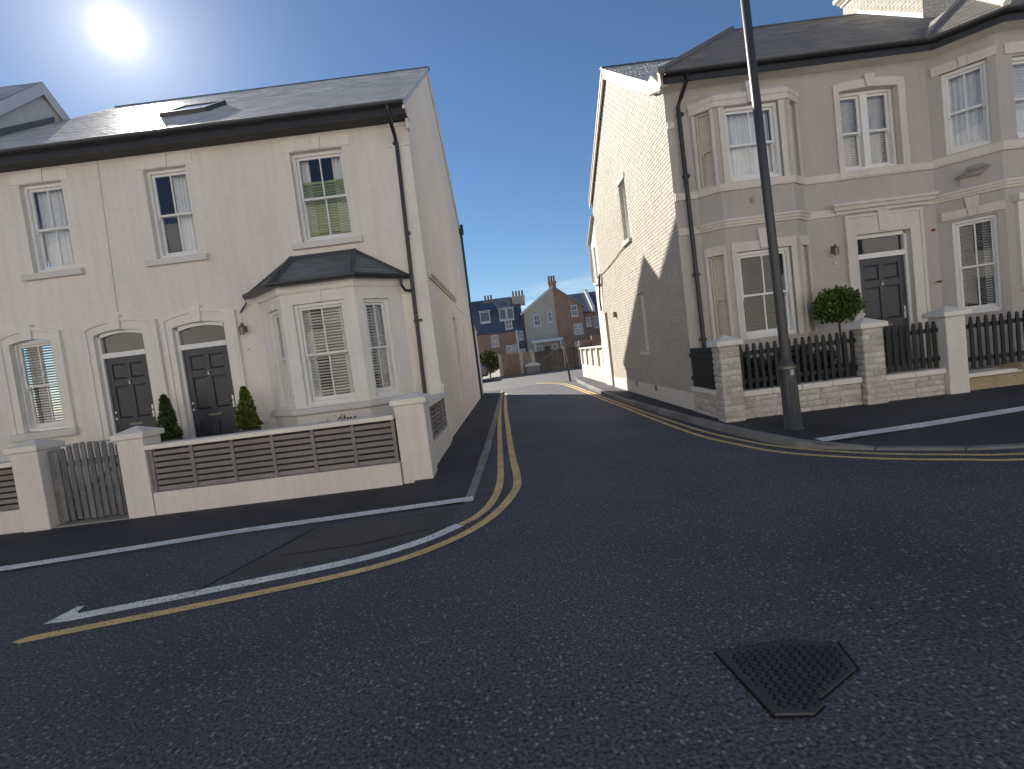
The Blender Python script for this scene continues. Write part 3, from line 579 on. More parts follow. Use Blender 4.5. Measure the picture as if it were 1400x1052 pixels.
# bay
BY = 8.95; BP = [(-4.53, YF), (-3.85, BY), (-2.55, BY), (-1.87, YF)]
bw = MB()
for i, (p, q) in enumerate(zip(BP, BP[1:])):
    F_, L_ = between(p, q)
    h = [(.29, .80, 1.14, 2.88)] if i == 0 else [(.20, 1.11, 1.12, 2.90)] if i == 1 else [(.14, .65, 1.14, 2.88)]
    bw.wall(F_, 0, L_, 0, 3.2, h, .14)
bayo = bw.build('bay_wall', CREAMD, hA)
MB().sweep(BP, [(-.01, .99), (.09, .99), (.09, 1.075), (.04, 1.10), (-.01, 1.10)]).build('bay_sill', SILLW, bayo, bevel=.008)
MB().sweep(BP, [(-.01, 3.09), (.03, 3.09), (.05, 3.13), (.05, 3.22), (-.01, 3.22)]).build('bay_cornice', CREAMD, bayo)
for i, (p, q) in enumerate(zip(BP, BP[1:])):
    F_, L_ = between(p, q); a, b = ((.29, .80), (.20, 1.11), (.14, .65))[i]; zt = (2.88, 2.90, 2.88)[i]
    window(F_, a, b, (1.14, 1.12, 1.14)[i], zt, hA, rec=.06, sill=None, blind=((BLIND, .97, .052) if i else None), curtain=([(0, 1)] if i == 0 else [(0, .16), (.84, 1)] if i == 1 else [(.72, 1)]), thick=.06)
    k = MB(); c = (a + b) / 2; k.prism(F_, [(c - .05, zt), (c + .05, zt), (c + .07, 3.09), (c - .07, 3.09)], -.02, .02); k.build('keystone', CREAMD, bayo, bevel=.004)
# bay roof: three slopes with hips
E_ = [(-4.70, YF), (-3.91, 8.80), (-2.49, 8.80), (-1.72, YF)]; T_ = [(-3.80, YF), (-2.62, YF)]; ZE, ZT = 3.27, 3.83
br = MB().add([(E_[0][0], E_[0][1], ZE), (E_[1][0], E_[1][1], ZE), (E_[2][0], E_[2][1], ZE), (E_[3][0], E_[3][1], ZE), (T_[0][0], YF, ZT), (T_[1][0], YF, ZT),
               (E_[0][0], E_[0][1], ZE - .05), (E_[1][0], E_[1][1], ZE - .05), (E_[2][0], E_[2][1], ZE - .05), (E_[3][0], E_[3][1], ZE - .05)],
              [(0, 1, 4), (1, 2, 5, 4), (2, 3, 5), (0, 6, 7, 1), (1, 7, 8, 2), (2, 8, 9, 3), (6, 9, 8, 7)]).build('bay_roof', SLATEY, hA)
def bay_face(p, q, t0, t1, mt=SLATEY, par=None, gauge=.12, single=60):
    p, q, t0, t1 = [Vector(x) for x in (p, q, t0, t1)]; U_ = (q - p).normalized(); L_ = (q - p).length; nn = U_.cross(t0 - p if (t0 - p).length > 0 else t1 - p).normalized()
    if nn.z < 0: nn = -nn
    S_ = nn.cross(U_); vl = (t1 - p).dot(S_); S_ = S_ if vl > 0 else -S_; vl = abs(vl); a = (t0 - p).dot(U_); b = (t1 - p).dot(U_)
    slates(p, U_, S_, nn, vl - .03, lambda v: (a * (v / vl), L_ + (b - L_) * (v / vl)), mt, par or br, gauge=gauge, wd=.25, th=.009, single=single)
e3 = [(x, y_, ZE) for x, y_ in E_]; t3 = [(x, YF, ZT) for x, y_ in T_]
bay_face(e3[1], e3[2], t3[0], t3[1]); bay_face(e3[0], e3[1], t3[0], t3[0]); bay_face(e3[2], e3[3], t3[1], t3[1])
hp = MB()
for a, b in ((e3[1], t3[0]), (e3[2], t3[1])):
    a, b = Vector(a), Vector(b); hp.tube([a + Vector((0, -.02, .02)), b + Vector((0, -.02, .02))], .045, 6)
hp.tube([Vector(t3[0]) + Vector((0, -.02, 0)), Vector(t3[1]) + Vector((0, -.02, 0))], .05, 6); hp.tube([e3[0], Vector(t3[0])], .05, 6); hp.tube([e3[3], Vector(t3[1])], .05, 6)
hp.build('hip_cap', mat('hip_lead', (.075, .078, .085), .5), br)
MB().sweep([(-4.72, YF), (-3.92, 8.79), (-2.48, 8.79), (-1.70, YF)], [(-.02, 3.21), (.07, 3.21), (.085, 3.25), (.085, 3.285), (.06, 3.285), (.05, 3.24), (-.02, 3.235)]).build('bay_gutter', GUTTER, hA)
# downpipes
pp = MB(); pp.tube([(-1.60, 9.17, 6.14), (-1.60, 9.18, 5.98), (-1.58, 9.45, 5.74), (-1.58, 9.53, 5.6), (-1.64, 9.53, 3.0), (-1.69, 9.53, .22)], .036, 10)
for z_ in (5.62, 4.0, 2.4, .9): pp.box(FL, -1.70 - (0 if z_ < 3 else -.05), -1.55, z_, z_ + .05, 0, .08)
pp.tube([(-1.82, 9.42, 3.2), (-1.82, 9.42, 3.1), (-1.78, 9.5, 3.0), (-1.66, 9.52, 2.97)], .028, 8)
pp.build('downpipe', GUTTER, hA, smooth=False)
MB().tube([(-4.72, 9.5, 3.2), (-4.72, 9.52, 3.12), (-4.8, 9.56, 3.06), (-4.88, 9.58, 2.98)], .014, 6).build('overflow_pipe', GUTTER, hA)
pp2 = MB(); pp2.tube([(-1.30, 19.75, 6.5), (-1.30, 19.75, .1)], .045, 8); pp2.box(SR, 19.65, 19.85, 6.35, 6.7, 0, .16); pp2.build('downpipe', GUTTER, hA)
# pilaster strips, string mould, plinth on the gable
pq = MB(); pq.box(SR, YF - .0, YF + .32, 0, 1.14, .0, .035); pq.box(SR, YF - .02, YF + .34, 1.14, 1.2, .0, .05); pq.box(FL, XA1 - .34, XA1 + .0, .2, 5.6, .0, .03); pq.box(FL, XA1 - .36, XA1 + .002, 5.6, 5.66, .0, .045); pq.box(FL, XA1 - .36, XA1 + .002, 5.96, 6.02, .0, .04)
pq.build('pilaster', CREAMD, hA, bevel=.004)
sm_ = MB(); sm_.box(SR, 9.75, 14.3, 3.22, 3.27, 0, .045); sm_.box(SR, 9.75, 14.3, 3.27, 3.33, 0, .075); sm_.build('string_course', TAUPET, hA, bevel=.004)
MB().box(SR, 14.3, 19.8, 3.12, 3.2, 0, .02).build('string_course', CREAMD, hA)
wlm = MB(); wlm.box(FL, -4.89, -4.81, 2.60, 2.72, 0, .02); wlm.tube([FL.p(-4.85, 2.70, .02), FL.p(-4.85, 2.78, .1), FL.p(-4.85, 2.72, .13)], .012); wlm.lathe(FL.p(-4.85, 2.56, .13), [(.0, 0), (.04, .0), (.055, .13), (.02, .17), (0, .18)], 8)
wlm.build('wall_light', STEEL, hA); MB().tube([FL.p(-4.87, 2.29, 0), FL.p(-4.87, 2.29, .03)], .03, 12).build('doorbell', CREAMD, hA)
MB().tube([FL.p(-4.87, 2.72, .012), FL.p(-4.88, 2.98, .012)], .008, 6).build('light_cable', TAUPET, hA)
# unseen wing added for its peaked shadow; low lean-to at the back of the gable wall
SRw = SIDE_R(-2.2); wg = MB(); ap = (20.3, 9.2)
wg.poly([SRw.p(16.2, 6.2), SRw.p(23.6, 0), SRw.p(23.6, 6.75), SRw.p(*ap), SRw.p(16.6, 6.7)]); wg.add([(-2.2, 23.6, 0), (-6, 23.6, 0), (-6, 23.6, 6.75), (-2.2, 23.6, 6.75)], [(0, 1, 2, 3)]); wg.add([(-2.2, 19.9, 0), (-2.2, 23.6, 0), (-2.2, 23.6, 6.75), (-2.2, 19.9, 6.75)], [(0, 1, 2, 3)])
wg.build('shadow_wing_wall', CREAM, hA)
MB().slab([(-2.1, 16.4, 6.45), (-2.1, ap[0], ap[1] + .05), (-6.2, ap[0], ap[1] + .05), (-6.2, 16.4, 6.45)], .1).slab([(-2.1, 23.75, 6.66), (-2.1, ap[0], ap[1] + .048), (-6.2, ap[0], ap[1] + .048), (-6.2, 23.75, 6.66)], .1).build('shadow_wing_roof', SLATE, hA)
ex = MB(); ex.wall(SR, 19.9, 22.3, 0, 2.72, [(20.3, 21.1, .1, 2.3)], .12); ex.poly([SR.p(19.9, 2.72), SR.p(22.3, 2.72), SR.p(19.9, 3.02)]); ex.add([(XA1, 22.3, 0), (-2.2, 22.3, 0), (-2.2, 22.3, 2.72), (XA1, 22.3, 2.72)], [(0, 1, 2, 3)]); ex.build('lean_to_wall', CREAM, hA)
MB().slab([(XA1 + .05, 22.42, 2.74), (XA1 + .05, 19.9, 3.07), (-2.25, 19.9, 3.07), (-2.25, 22.42, 2.74)], .05).build('lean_to_roof', SLATE, hA)
MB().box(SR, 20.3, 21.1, .1, 2.3, -.14, -.1).build('side_door', mat('brown_side_door', (.16, .12, .085), .6), hA)

# ---- house B: mid terrace
hB = thing('mid_terrace_house', 'cream rendered terraced house with left-hand charcoal door and arched ground-floor window', 'house', (-8.4, 14, 0))
XB0, XB1 = -10.14, -6.41
wb = MB(); wb.wall(FL, XB0, XB1, 0, 6.06, [(-8.57, -7.79, 4.14, 5.77), (-9.27, -8.43, 1.24, 2.99), (-7.665, -6.735, .40, 2.97)], .26)
MB().add([(XB0, 19.9, 0), (XB1, 19.9, 0), (XB1, 19.9, 6.6), (XB0, 19.9, 6.6)], [(0, 1, 2, 3)]).build('rear_wall', CREAM, hB)
wb.build('wall', CREAM, hB)
rB = MB().slab([(XB0, EAVY, EAVZ), (XR0, EAVY, EAVZ), (XR0, RIDY, RIDZ), (XB0, RIDY, RIDZ)], .1).slab([(XB0, 20.2, zroof(20.2)), (XR0, 20.2, zroof(20.2)), (XR0, RIDY, RIDZ - .002), (XB0, RIDY, RIDZ - .002)], .1).build('roof', SLATE, hB)
slates((XB0, EAVY - .03, EAVZ - .02), (1, 0, 0), SV, SN, SLEN, lambda v: (0, XR0 - XB0), SLATE, rB, single=160)
ridge_caps(rB, XB0, XR0, RIDY, RIDZ + .02, LEAD)
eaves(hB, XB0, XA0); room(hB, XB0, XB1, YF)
window(FL, -8.57, -7.79, 4.16, 5.77, hB, sill=(.17, .13, .09), curtain=[(0, .7)], rec=.09)
window(FL, -9.27, -8.43, 1.26, 2.94, hB, sill=(.2, .15, .10), curtain=[(0, .42)], blind=(BLINDD, .98, .05), rec=.08)
flat_lintel(hB, FL, -8.70, -7.67, 5.78, 5.99)
surround(hB, -9.24, -8.46, -9.40, -8.30, 1.24, 2.90, .06, 3.03, .11)
door(FL, -7.605, -6.80, .42, 2.44, 2.85, hB, rec=.09)
surround(hB, -7.66, -6.745, -7.80, -6.49, .22, 2.88, .07, 3.01, .11)
MB().wbox(-7.75, -6.5, 9.0, 9.62, .2, .42).build('door_step', CONC, hB, bevel=.015)
MB().prism(FL, [(-7.155, 3.27), (-7.14, 3.27), (-7.055, 6.02), (-7.07, 6.02)], .0, .006).build('movement_joint', TAUPE, hB)
MB().box(FL, -9.6, -8.2, .2, .95, 0, .05).build('plinth', CREAMD, hB)

# ---- house C: taller neighbour whose gable end stands above house B's roof
XC = -10.14; hC = thing('tall_terraced_house', 'taller cream house at the far left edge, gable end with white bargeboards under the sun', 'house', (-13, 14, 0))
SC = SIDE_R(XC); CAP, CS = (12.3, 9.15), .86; zc = lambda y: CAP[1] - CS * abs(y - CAP[0])
wc = MB(); wc.wall(FL, -16, XC, 0, 6.4, [(-12.0, -11.1, 4.1, 5.7)], .2); wc.poly([SC.p(YF, 5.8), SC.p(15.6, 5.8), SC.p(15.6, zc(15.6)), SC.p(*CAP), SC.p(YF, zc(YF))])
wc.add([(-16, YF, 0), (-16, 15.6, 0), (-16, 15.6, 6.8), (-16, 12.3, 9.15), (-16, YF, 6.8)], [(0, 1, 2, 3, 4)]); wc.build('wall', CREAM, hC)
window(FL, -12.0, -11.1, 4.1, 5.7, hC, sill=(.1, .1, .08))
rC = MB().slab([(-16, 9.2, zc(9.2) + .06), (XC + .12, 9.2, zc(9.2) + .06), (XC + .12, CAP[0], CAP[1] + .06), (-16, CAP[0], CAP[1] + .06)], .1).slab([(-16, 15.8, zc(15.8) + .06), (XC + .12, 15.8, zc(15.8) + .06), (XC + .12, CAP[0], CAP[1] + .058), (-16, CAP[0], CAP[1] + .058)], .1).build('roof', SLATE, hC)
sv2 = Vector((0, 1, CS)).normalized(); sn2 = Vector((0, -sv2.z, sv2.y))
slates((-16, 9.2, zc(9.2) + .06), (1, 0, 0), sv2, sn2, math.hypot(3.08, 3.08 * CS), lambda v: (0, 16 + XC + .11), SLATE, rC)
bb = MB(); bb.prism(SC, [(9.2, zc(9.2) - .22), (9.2, zc(9.2) + .05), (CAP[0], CAP[1] + .05), (CAP[0], CAP[1] - .22)], .10, .14); bb.prism(SC, [(CAP[0], CAP[1] - .22), (CAP[0], CAP[1] + .05), (15.8, zc(15.8) + .05), (15.8, zc(15.8) - .22)], .10, .14)
bb.build('bargeboard', WHITE, hC, bevel=.005)
fl_ = MB(); fl_.prism(SC, [(9.6, zroof(9.6) + .02), (12.6, zroof(12.6) + .02), (12.6, zroof(12.6) + .15), (9.6, zroof(9.6) + .18)], .0, .03); fl_.build('flashing', LEAD, hC)
MB().sweep([(-16, YF), (XC, YF)], [(-.02, 6.42), (.4, 6.42), (.4, 6.62), (-.02, 6.62)]).build('fascia', GUTTER, hC)

# ================================================================== LEFT FRONT WALL
YW = 6.85; FW_ = FRONT(YW)
pier_spots = [(-6.82, -6.45, 'cream gate pier at the left edge, left of the wooden gate', 6.80), (-5.41, -5.05, 'cream gate pier between the wooden gate and the slatted wall', 6.84), (-1.66, -1.25, 'cream corner pier at the right end of the slatted wall', 6.9)]
for a, b, lab, yy in pier_spots:
    t = thing('gate_pier', lab, 'pier', ((a + b) / 2, yy + .19, 0), 'cream piers of the left front wall'); wd = b - a
    MB().wbox(a, b, yy, yy + wd, -.1, 1.09).build('shaft', WALLW, t, bevel=.012)
    c = MB(); x0, x1, y0, y1 = a - .04, b + .04, yy - .04, yy + wd + .04; xm, ym = (a + b) / 2, yy + wd / 2
    c.add([(x0, y0, 1.085), (x1, y0, 1.085), (x1, y1, 1.085), (x0, y1, 1.085), (x0, y0, 1.16), (x1, y0, 1.16), (x1, y1, 1.16), (x0, y1, 1.16), (xm, ym, 1.25)], [(3, 2, 1, 0), (0, 1, 5, 4), (1, 2, 6, 5), (2, 3, 7, 6), (3, 0, 4, 7), (4, 5, 8), (5, 6, 8), (6, 7, 8), (7, 4, 8)])
    c.build('cap', COPE, t, bevel=.01)
def slat_wall(name, label, F, u0, u1, nb, zt=.975, base=.32, loc=None, z0=0.0):
    t = thing(name, label, 'garden wall', loc or F.p((u0 + u1) / 2, 0, 0), 'slatted garden walls')
    MB().box(F, u0, u1, -.1, base, -.2, 0).build('plinth', WALLW, t, bevel=.01)
    MB().box(F, u0, u1, zt - .065, zt, -.22, .035).build('coping', COPE, t, bevel=.012)
    n = 7; pitch = (zt - .075 - base - .012) / n
    s0 = MB().box(F, u0 + .01, u1 - .01, base + .012, base + .012 + pitch - .026, -.075, -.05).build('slat', FENCE, t, bevel=.002)
    for i in range(1, n): inst(s0, 'slat', t, (random.uniform(-.002, .002), random.uniform(-.003, .003), i * pitch))
    bwd = .045; b0 = MB().box(F, u0 + .01, u0 + .01 + bwd, base + .003, zt - .068, -.05, -.032).build('batten', FENCE, t, bevel=.002)
    st = (u1 - u0 - .02 - bwd) / nb
    for i in range(1, nb + 1):
        q = F.u * (st * i); inst(b0, 'batten', t, q)
    MB().box(F, u0 + .01, u1 - .01, base + .003, zt - .068, -.17, -.15).build('dark_backing', SOFFD, t)  # dark sheet standing in for the dark garden seen between slats
    return t
slat_wall('slatted_garden_wall', 'long low cream wall with grey horizontal slats between two cream piers', FW_, -5.04, -1.67, 6)
slat_wall('slatted_garden_wall', 'piece of slatted wall at the far left edge beside the left pier', FW_, -9.6, -6.83, 5)
slat_wall('slatted_garden_wall', 'short slatted return wall running along the alley behind the corner pier', SIDE_R(-1.30), 7.32, 9.5, 4, zt=1.03, base=.42)
gt = thing('picket_gate', 'weathered grey wooden picket gate between the two left cream piers', 'gate', (-5.88, 6.95, 0))
FG = FRONT(6.95); n = 10; gu0, gu1 = -6.36, -5.44; pw = .062; st = (gu1 - gu0 - pw) / (n - 1)
for i in range(n):
    a = gu0 + st * i; zt = 1.0 + .09 * math.sin(math.pi * (i + .5) / n) + random.uniform(-.008, .008); zb = .06 + random.uniform(0, .02)
    MB().prism(FG, [(a, zb), (a + pw, zb), (a + pw, zt), (a + pw * .75, zt + .03), (a + pw * .25, zt + .03), (a, zt)], .0, .02).build('picket', GATEW, gt, bevel=.003)
for z_ in (.2, .80):
    MB().box(FG, gu0 - .01, gu1 + .01, z_, z_ + .085, -.04, -.001).build('rail', GATEW, gt, bevel=.003)
MB().add([FG.p(gu0, .285, -.004), FG.p(gu0 + .08, .285, -.004), FG.p(gu1, .8, -.004), FG.p(gu1 - .08, .8, -.004), FG.p(gu0, .285, -.035), FG.p(gu0 + .08, .285, -.035), FG.p(gu1, .8, -.035), FG.p(gu1 - .08, .8, -.035)], [(0, 1, 2, 3), (7, 6, 5, 4), (0, 4, 5, 1), (1, 5, 6, 2), (2, 6, 7, 3), (3, 7, 4, 0)]).build('brace', GATEW, gt)
MB().box(FG, gu0 - .07, gu0 - .005, .03, 1.05, -.05, .015).build('post', GATEW, gt, bevel=.004)
MB().tube([FG.p(gu1 - .04, .88, .022), FG.p(gu1 - .04, .88, .06), FG.p(gu1 - .1, .88, .06)], .009).build('latch', STEEL, gt)
MB().wbox(-6.44, -5.4, 6.83, 7.2, -.05, .03).build('gate_sill', CONC, gt)
# the low raised kerb seen over the gate
MB().wbox(-7.9, -6.35, 8.6, 8.95, .2, .98).build('garden_retaining_wall', TAUPET, None, label='low grey rendered wall in the garden behind the wooden gate', cat='garden wall', bevel=.03)

# ---- potted conifers
def cone_shape(cx, cy, z0, z1, r):
    def f():
        t = random.random() ** 1.3; a = random.uniform(0, 2 * math.pi); rr = r * (1 - t) ** .72 * (.35 + .65 * random.random() ** .4) * (1 + .18 * math.sin(3 * a + 9 * t) + .08 * math.sin(7 * a - 14 * t)) * min(1, .55 + t * 5)
        return (cx + rr * math.cos(a), cy + rr * math.sin(a), z0 + (z1 - z0) * t - .03), (math.cos(a), math.sin(a), 1.0)
    return f
for (x, y_, zt, zb, r, lm, lab) in ((-6.22, 9.10, 1.63, .86, .17, LEAF, 'dark green potted conifer standing between the two charcoal doors'), (-4.80, 9.12, 1.60, .86, .18, LEAF2, 'bright yellow-green potted conifer between the right charcoal door and the bay')):
    t = thing('potted_conifer', lab, 'potted plant', (x, y_, .42), 'clipped conifers in pots')
    MB().lathe((x, y_, .42), [(0, 0), (.13, 0), (.165, .36), (.185, .37), (.185, .42), (.16, .42), (.155, .38), (0, .38)], 20).build('pot', POT, t, smooth=False)
    MB().lathe((x, y_, .42), [(.154, .385), (0, .40)], 16).build('soil', SOIL, t)
    MB().tube([(x, y_, .78), (x, y_, 1.3)], .018, 6, .006).build('trunk', BARK, t)
    leaves(cone_shape(x, y_, zb, zt, r), 3800, .055, lm, t)
# red-leaved plants peeping over the wall below the bay
fb = thing('red_leaved_shrub', 'low red-leaved plants under the bay window sill', 'shrub', (-2.9, 8.5, .2))
MB().tube([(-2.95, 8.5, .2), (-2.9, 8.5, .7)], .02, 6, .008).build('stem', BARK, fb)
leaves(lambda: ((lambda a, q: ((-2.95 + .62 * q * math.cos(a), 8.5 + .14 * math.sin(a) * q, .60 + .34 * random.random() * (1 - q * .5)), (math.cos(a), math.sin(a), 1)))(random.uniform(0, 6.3), random.random() ** .5)), 600, .06, FLOW, fb)

# ================================================================== RIGHT HOUSES
FRt = FRONT(YF); XD0, XD1 = 3.353, 8.12; SLf = SIDE_L(XD0)
hD = thing('corner_house', 'taupe rendered corner house with painted brick gable, shallow bay and charcoal door', 'house', (5.7, 13.5, 0))
holesD = [(3.95, 5.55, 1.2, 2.98), (3.95, 5.55, 4.1, 5.5), (6.495, 7.575, 4.12, 5.607), (6.598, 7.605, .5, 2.992)]
wd_ = MB(); wd_.wall(FRt, XD0, XD1, 0, 5.99, holesD, .28)
MB().add([(XD0, 17.6, 0), (XD1, 17.6, 0), (XD1, 17.6, 6.4), (XD0, 17.6, 6.4)], [(0, 1, 2, 3)]).build('rear_wall', TAUPE, hD)
wd_.build('wall', TAUPE, hD)
DAP = (13.78, 8.62); zgab = lambda y: 6.06 + (DAP[1] - 6.06) * (y - 9.6) / (DAP[0] - 9.6) if y < DAP[0] else DAP[1] - (DAP[1] - 6.5) * (y - DAP[0]) / (17.45 - DAP[0])
holesG = [(13.05, 13.72, 4.16, 5.62), (12.42, 13.0, 1.26, 2.70), (17.1, 17.95, .1, 2.6)]
wg2 = MB(); wg2.wall(SLf, YF, 17.6, 0, 6.06, holesG[:2] + [(17.1, 17.55, .1, 2.6)], .16)
wg2.poly([SLf.p(YF, 6.06), SLf.p(17.6, 6.06), SLf.p(17.6, zgab(17.6) - .02), SLf.p(DAP[0], DAP[1] - .03), SLf.p(YF, zgab(YF))])
gabW = wg2.build('gable_wall', MORTAR, hD)
bk = MB(); bh, bl_, gp = .075, .225, .007; z = .46; k = 0
while z < 8.5:
    u = YF + .004 - (bl_ / 2 if k % 2 else 0)
    while u < 17.6:
        a, b = max(u, YF + .004), min(u + bl_ - gp, 17.6); u += bl_
        if b - a < .04: continue
        if z + bh > min(zgab(a), zgab(b)) - .05: continue
        if any(q[0] - .01 < b and a < q[1] + .01 and q[2] - .03 < z + bh and z < q[3] + .03 for q in holesG): continue
        p = .007 + random.uniform(-.002, .002); e = .003
        c0 = [SLf.p(a, z, -.002), SLf.p(b, z, -.002), SLf.p(b, z + bh - gp, -.002), SLf.p(a, z + bh - gp, -.002)]
        c1 = [SLf.p(a + e, z + e, p), SLf.p(b - e, z + e, p + random.uniform(-.002, .002)), SLf.p(b - e, z + bh - gp - e, p), SLf.p(a + e, z + bh - gp - e, p)]
        bk.add(c0 + c1, [(4, 5, 6, 7), (0, 1, 5, 4), (1, 2, 6, 5), (2, 3, 7, 6), (3, 0, 4, 7)])
    z += bh; k += 1
bk.build('brick_facing', PBRICK, gabW, kind='stuff')
MB().box(SLf, YF + .0, 17.09, .05, .44, 0, .022).build('plinth', CREAMD, hD, bevel=.006)
for (u_, z_) in ((14.0, .38), (12.13, .37)): MB().box(SLf, u_ - .1, u_ + .1, z_ - .06, z_ + .07, .02, .03).build('air_vent', STEEL, hD)
window(SLf, 13.05, 13.72, 4.16, 5.62, hD, rec=.08, sill=(.06, .12, .07), blind=(BLIND, .98, .05)); window(SLf, 12.42, 13.0, 1.26, 2.70, hD, rec=.08, sill=(.06, .1, .07), blind=(BLIND, .98, .05))
MB().box(SLf, 13.0, 13.77, 5.62, 5.74, -.02, .03).build('lintel', WHITE, hD, bevel=.004)
MB().box(SLf, 17.1, 17.55, .1, 2.6, -.17, -.14).build('side_door', mat('buff_side_door', (.42, .37, .30), .6), hD)
wl2 = MB(); wl2.box(SLf, 15.68, 15.80, 2.34, 2.5, .01, .09); wl2.build('bulkhead_light', STEEL, hD, bevel=.01)
# roof: front plane with hip, gable roof at the left, chimney
DE = (9.22, 6.13); DR = (13.4, 9.0); ds = (DR[1] - DE[1]) / (DR[0] - DE[0]); HX0, HX1 = 3.22, 6.55; XRD = 8.12
zD = lambda y: DE[1] + ds * (y - DE[0])
rD = MB(); rD.slab([(HX0, DE[0], DE[1]), (XRD, DE[0], DE[1]), (XRD, DR[0], DR[1]), (HX1, DR[0], DR[1])], .1)
rD.slab([(HX1, DR[0], DR[1] - .002), (XRD, DR[0], DR[1] - .002), (XRD, 17.6, 6.2), (HX1, 17.6, 6.2)], .1)
rD.add([(HX0, DE[0], DE[1] - .03), (HX1, DR[0], DR[1] - .03), (HX1, DR[0], DR[1] - 1.2), (HX0, DE[0], DE[1] - .2)], [(0, 1, 2, 3)])
gv0, gv1 = 10.0, zgab(10.0) + .04
rD.slab([(XD0 - .10, 9.7, zgab(9.7) + .06), (7, 9.7, zgab(9.7) + .06), (7, DAP[0], DAP[1] + .06), (XD0 - .10, DAP[0], DAP[1] + .06)], .09)
rD.slab([(XD0 - .10, 17.7, zgab(17.7) + .06), (XRD, 17.7, zgab(17.7) + .06), (XRD, DAP[0], DAP[1] + .058), (XD0 - .10, DAP[0], DAP[1] + .058)], .09)
roofD = rD.build('roof', SLATEB, hD)
dv = Vector((0, DR[0] - DE[0], DR[1] - DE[1])); dl = dv.length; dv.normalize(); dn = Vector((0, -dv.z, dv.y))
slates((HX0, DE[0] - .03, DE[1] - .02), (1, 0, 0), dv, dn, dl, lambda v: ((HX1 - HX0) * v / dl + .02, XRD - HX0), SLATEB, roofD, gauge=.17, wd=.26, single=280)
gd = Vector((0, DAP[0] - 9.7, DAP[1] - zgab(9.7))); gl_ = gd.length; gd.normalize(); gn = Vector((0, -gd.z, gd.y))
slates((XD0 - .13, 9.7, zgab(9.7) + .06), (1, 0, 0), gd, gn, gl_, lambda v: (0, 3.4), SLATE, roofD, gauge=.19, wd=.27)
hc_ = MB(); hc_.tube([(HX0, DE[0], DE[1] + .04), (HX1, DR[0], DR[1] + .05)], .07, 6); hc_.build('hip_cap', LEAD, roofD)
ridge_caps(roofD, HX1, XRD, DR[0], DR[1] + .02, LEAD); ridge_caps(roofD, XD0 - .1, 5.9, DAP[0], DAP[1] + .09, LEAD)
bd = MB(); bd.prism(SLf, [(10.1, zgab(10.1) - .2), (10.1, zgab(10.1) + .04), (DAP[0], DAP[1] + .04), (DAP[0], DAP[1] - .2)], .04, .085); bd.prism(SLf, [(DAP[0], DAP[1] - .2), (DAP[0], DAP[1] + .04), (17.7, zgab(17.7) + .04), (17.7, zgab(17.7) - .2)], .04, .085)
bd.box(SLf, 9.3, 9.42, 5.95, 6.25, .02, .14); bd.prism(SLf, [(9.3, 5.93), (9.42, 5.93), (10.15, 6.2), (10.15, 6.42), (9.85, 6.42)], .0, .12)
bd.build('bargeboard', TAUPET, hD, bevel=.004)
def eaves_r(parent, path):
    MB().sweep(path, [(-.02, 5.97), (.34, 5.97), (.34, 6.0), (-.02, 6.0)]).build('soffit', CREAMD, parent)
    MB().sweep(path, [(.325, 5.955), (.36, 5.955), (.36, 6.10), (.325, 6.10)]).build('fascia', GUTTER, parent)
    g = [(.362 + .055 + .058 * math.cos(t), 6.115 + .06 * math.sin(t)) for t in [math.pi + i * math.pi / 8 for i in range(9)]] + [(.362 + .055 + .05 * math.cos(t), 6.117 + .052 * math.sin(t)) for t in [2 * math.pi - i * math.pi / 8 for i in range(9)]]
    MB().sweep(path, g).build('gutter', GUTTER, parent)
eaves_r(hD, [(XD0 - .1, YF), (XD1 - .3, YF)])
# shallow two-storey bay
B1 = [(3.77, YF), (4.10, 9.33), (5.40, 9.33), (5.73, YF)]
b1 = MB()
for i, (p, q) in enumerate(zip(B1, B1[1:])):
    F_, L_ = between(p, q); h = [(.09, .36), (.17, 1.14), (.07, .34)][i]
    b1.wall(F_, 0, L_, 0, 5.74, [(h[0], h[1], 1.33, 2.90), (h[0], h[1], 4.15, 5.46)], .12)
b1.add([(x, y_, 5.74) for x, y_ in B1], [(0, 1, 2, 3)])
b1o = b1.build('bay_wall', TAUPE, hD)
for i, (p, q) in enumerate(zip(B1, B1[1:])):
    F_, L_ = between(p, q); a, b = [(.09, .36), (.17, 1.14), (.07, .34)][i]; mid = i == 1
    window(F_, a, b, 4.15, 5.46, hD, rec=.05, curtain=[(0, 1)] if mid else None, blind=None, bars=1 if mid else 0, panel=None, frame=WHITE if mid else PANELC, glass=None if mid else PANELC, thick=.055 if mid else .035)
    window(F_, a, b, 1.33, 2.90, hD, rec=.05, curtain=[(0, .10)] if mid else None, blind=(BLINDD, .98, .048) if mid else None, bars=1 if mid else 0, panel=None, frame=WHITE if mid else PANELC, glass=None if mid else PANELC, thick=.055 if mid else .035)
    for zb, zt in ((4.13, 5.46), (1.31, 2.90)):              # raised architraves round each light
        o = .10 if mid else .055
        for q in ((a - o, a), (b, b + o)): MB().box(F_, q[0], q[1], zb, zt, -.02, .03).build('architrave', TAUPET, b1o, bevel=.004)
        if zt < 3: MB().box(F_, a - o, b + o, zt + .002, zt + .17, -.02, .032).build('architrave_head', TAUPET, b1o, bevel=.004)
MB().sweep(B1, [(-.01, 5.47), (.035, 5.47), (.035, 5.56), (.055, 5.58), (.055, 5.66), (-.01, 5.69)]).build('bay_hood', TAUPET, b1o, bevel=.004)
F_, L_ = between(B1[1], B1[2])
kb = MB(); kb.prism(F_, [(.60, 5.47), (.72, 5.47), (.74, 5.83), (.57, 5.83)], -.02, .085); kb.build('keystone', TAUPET, b1o, bevel=.005)
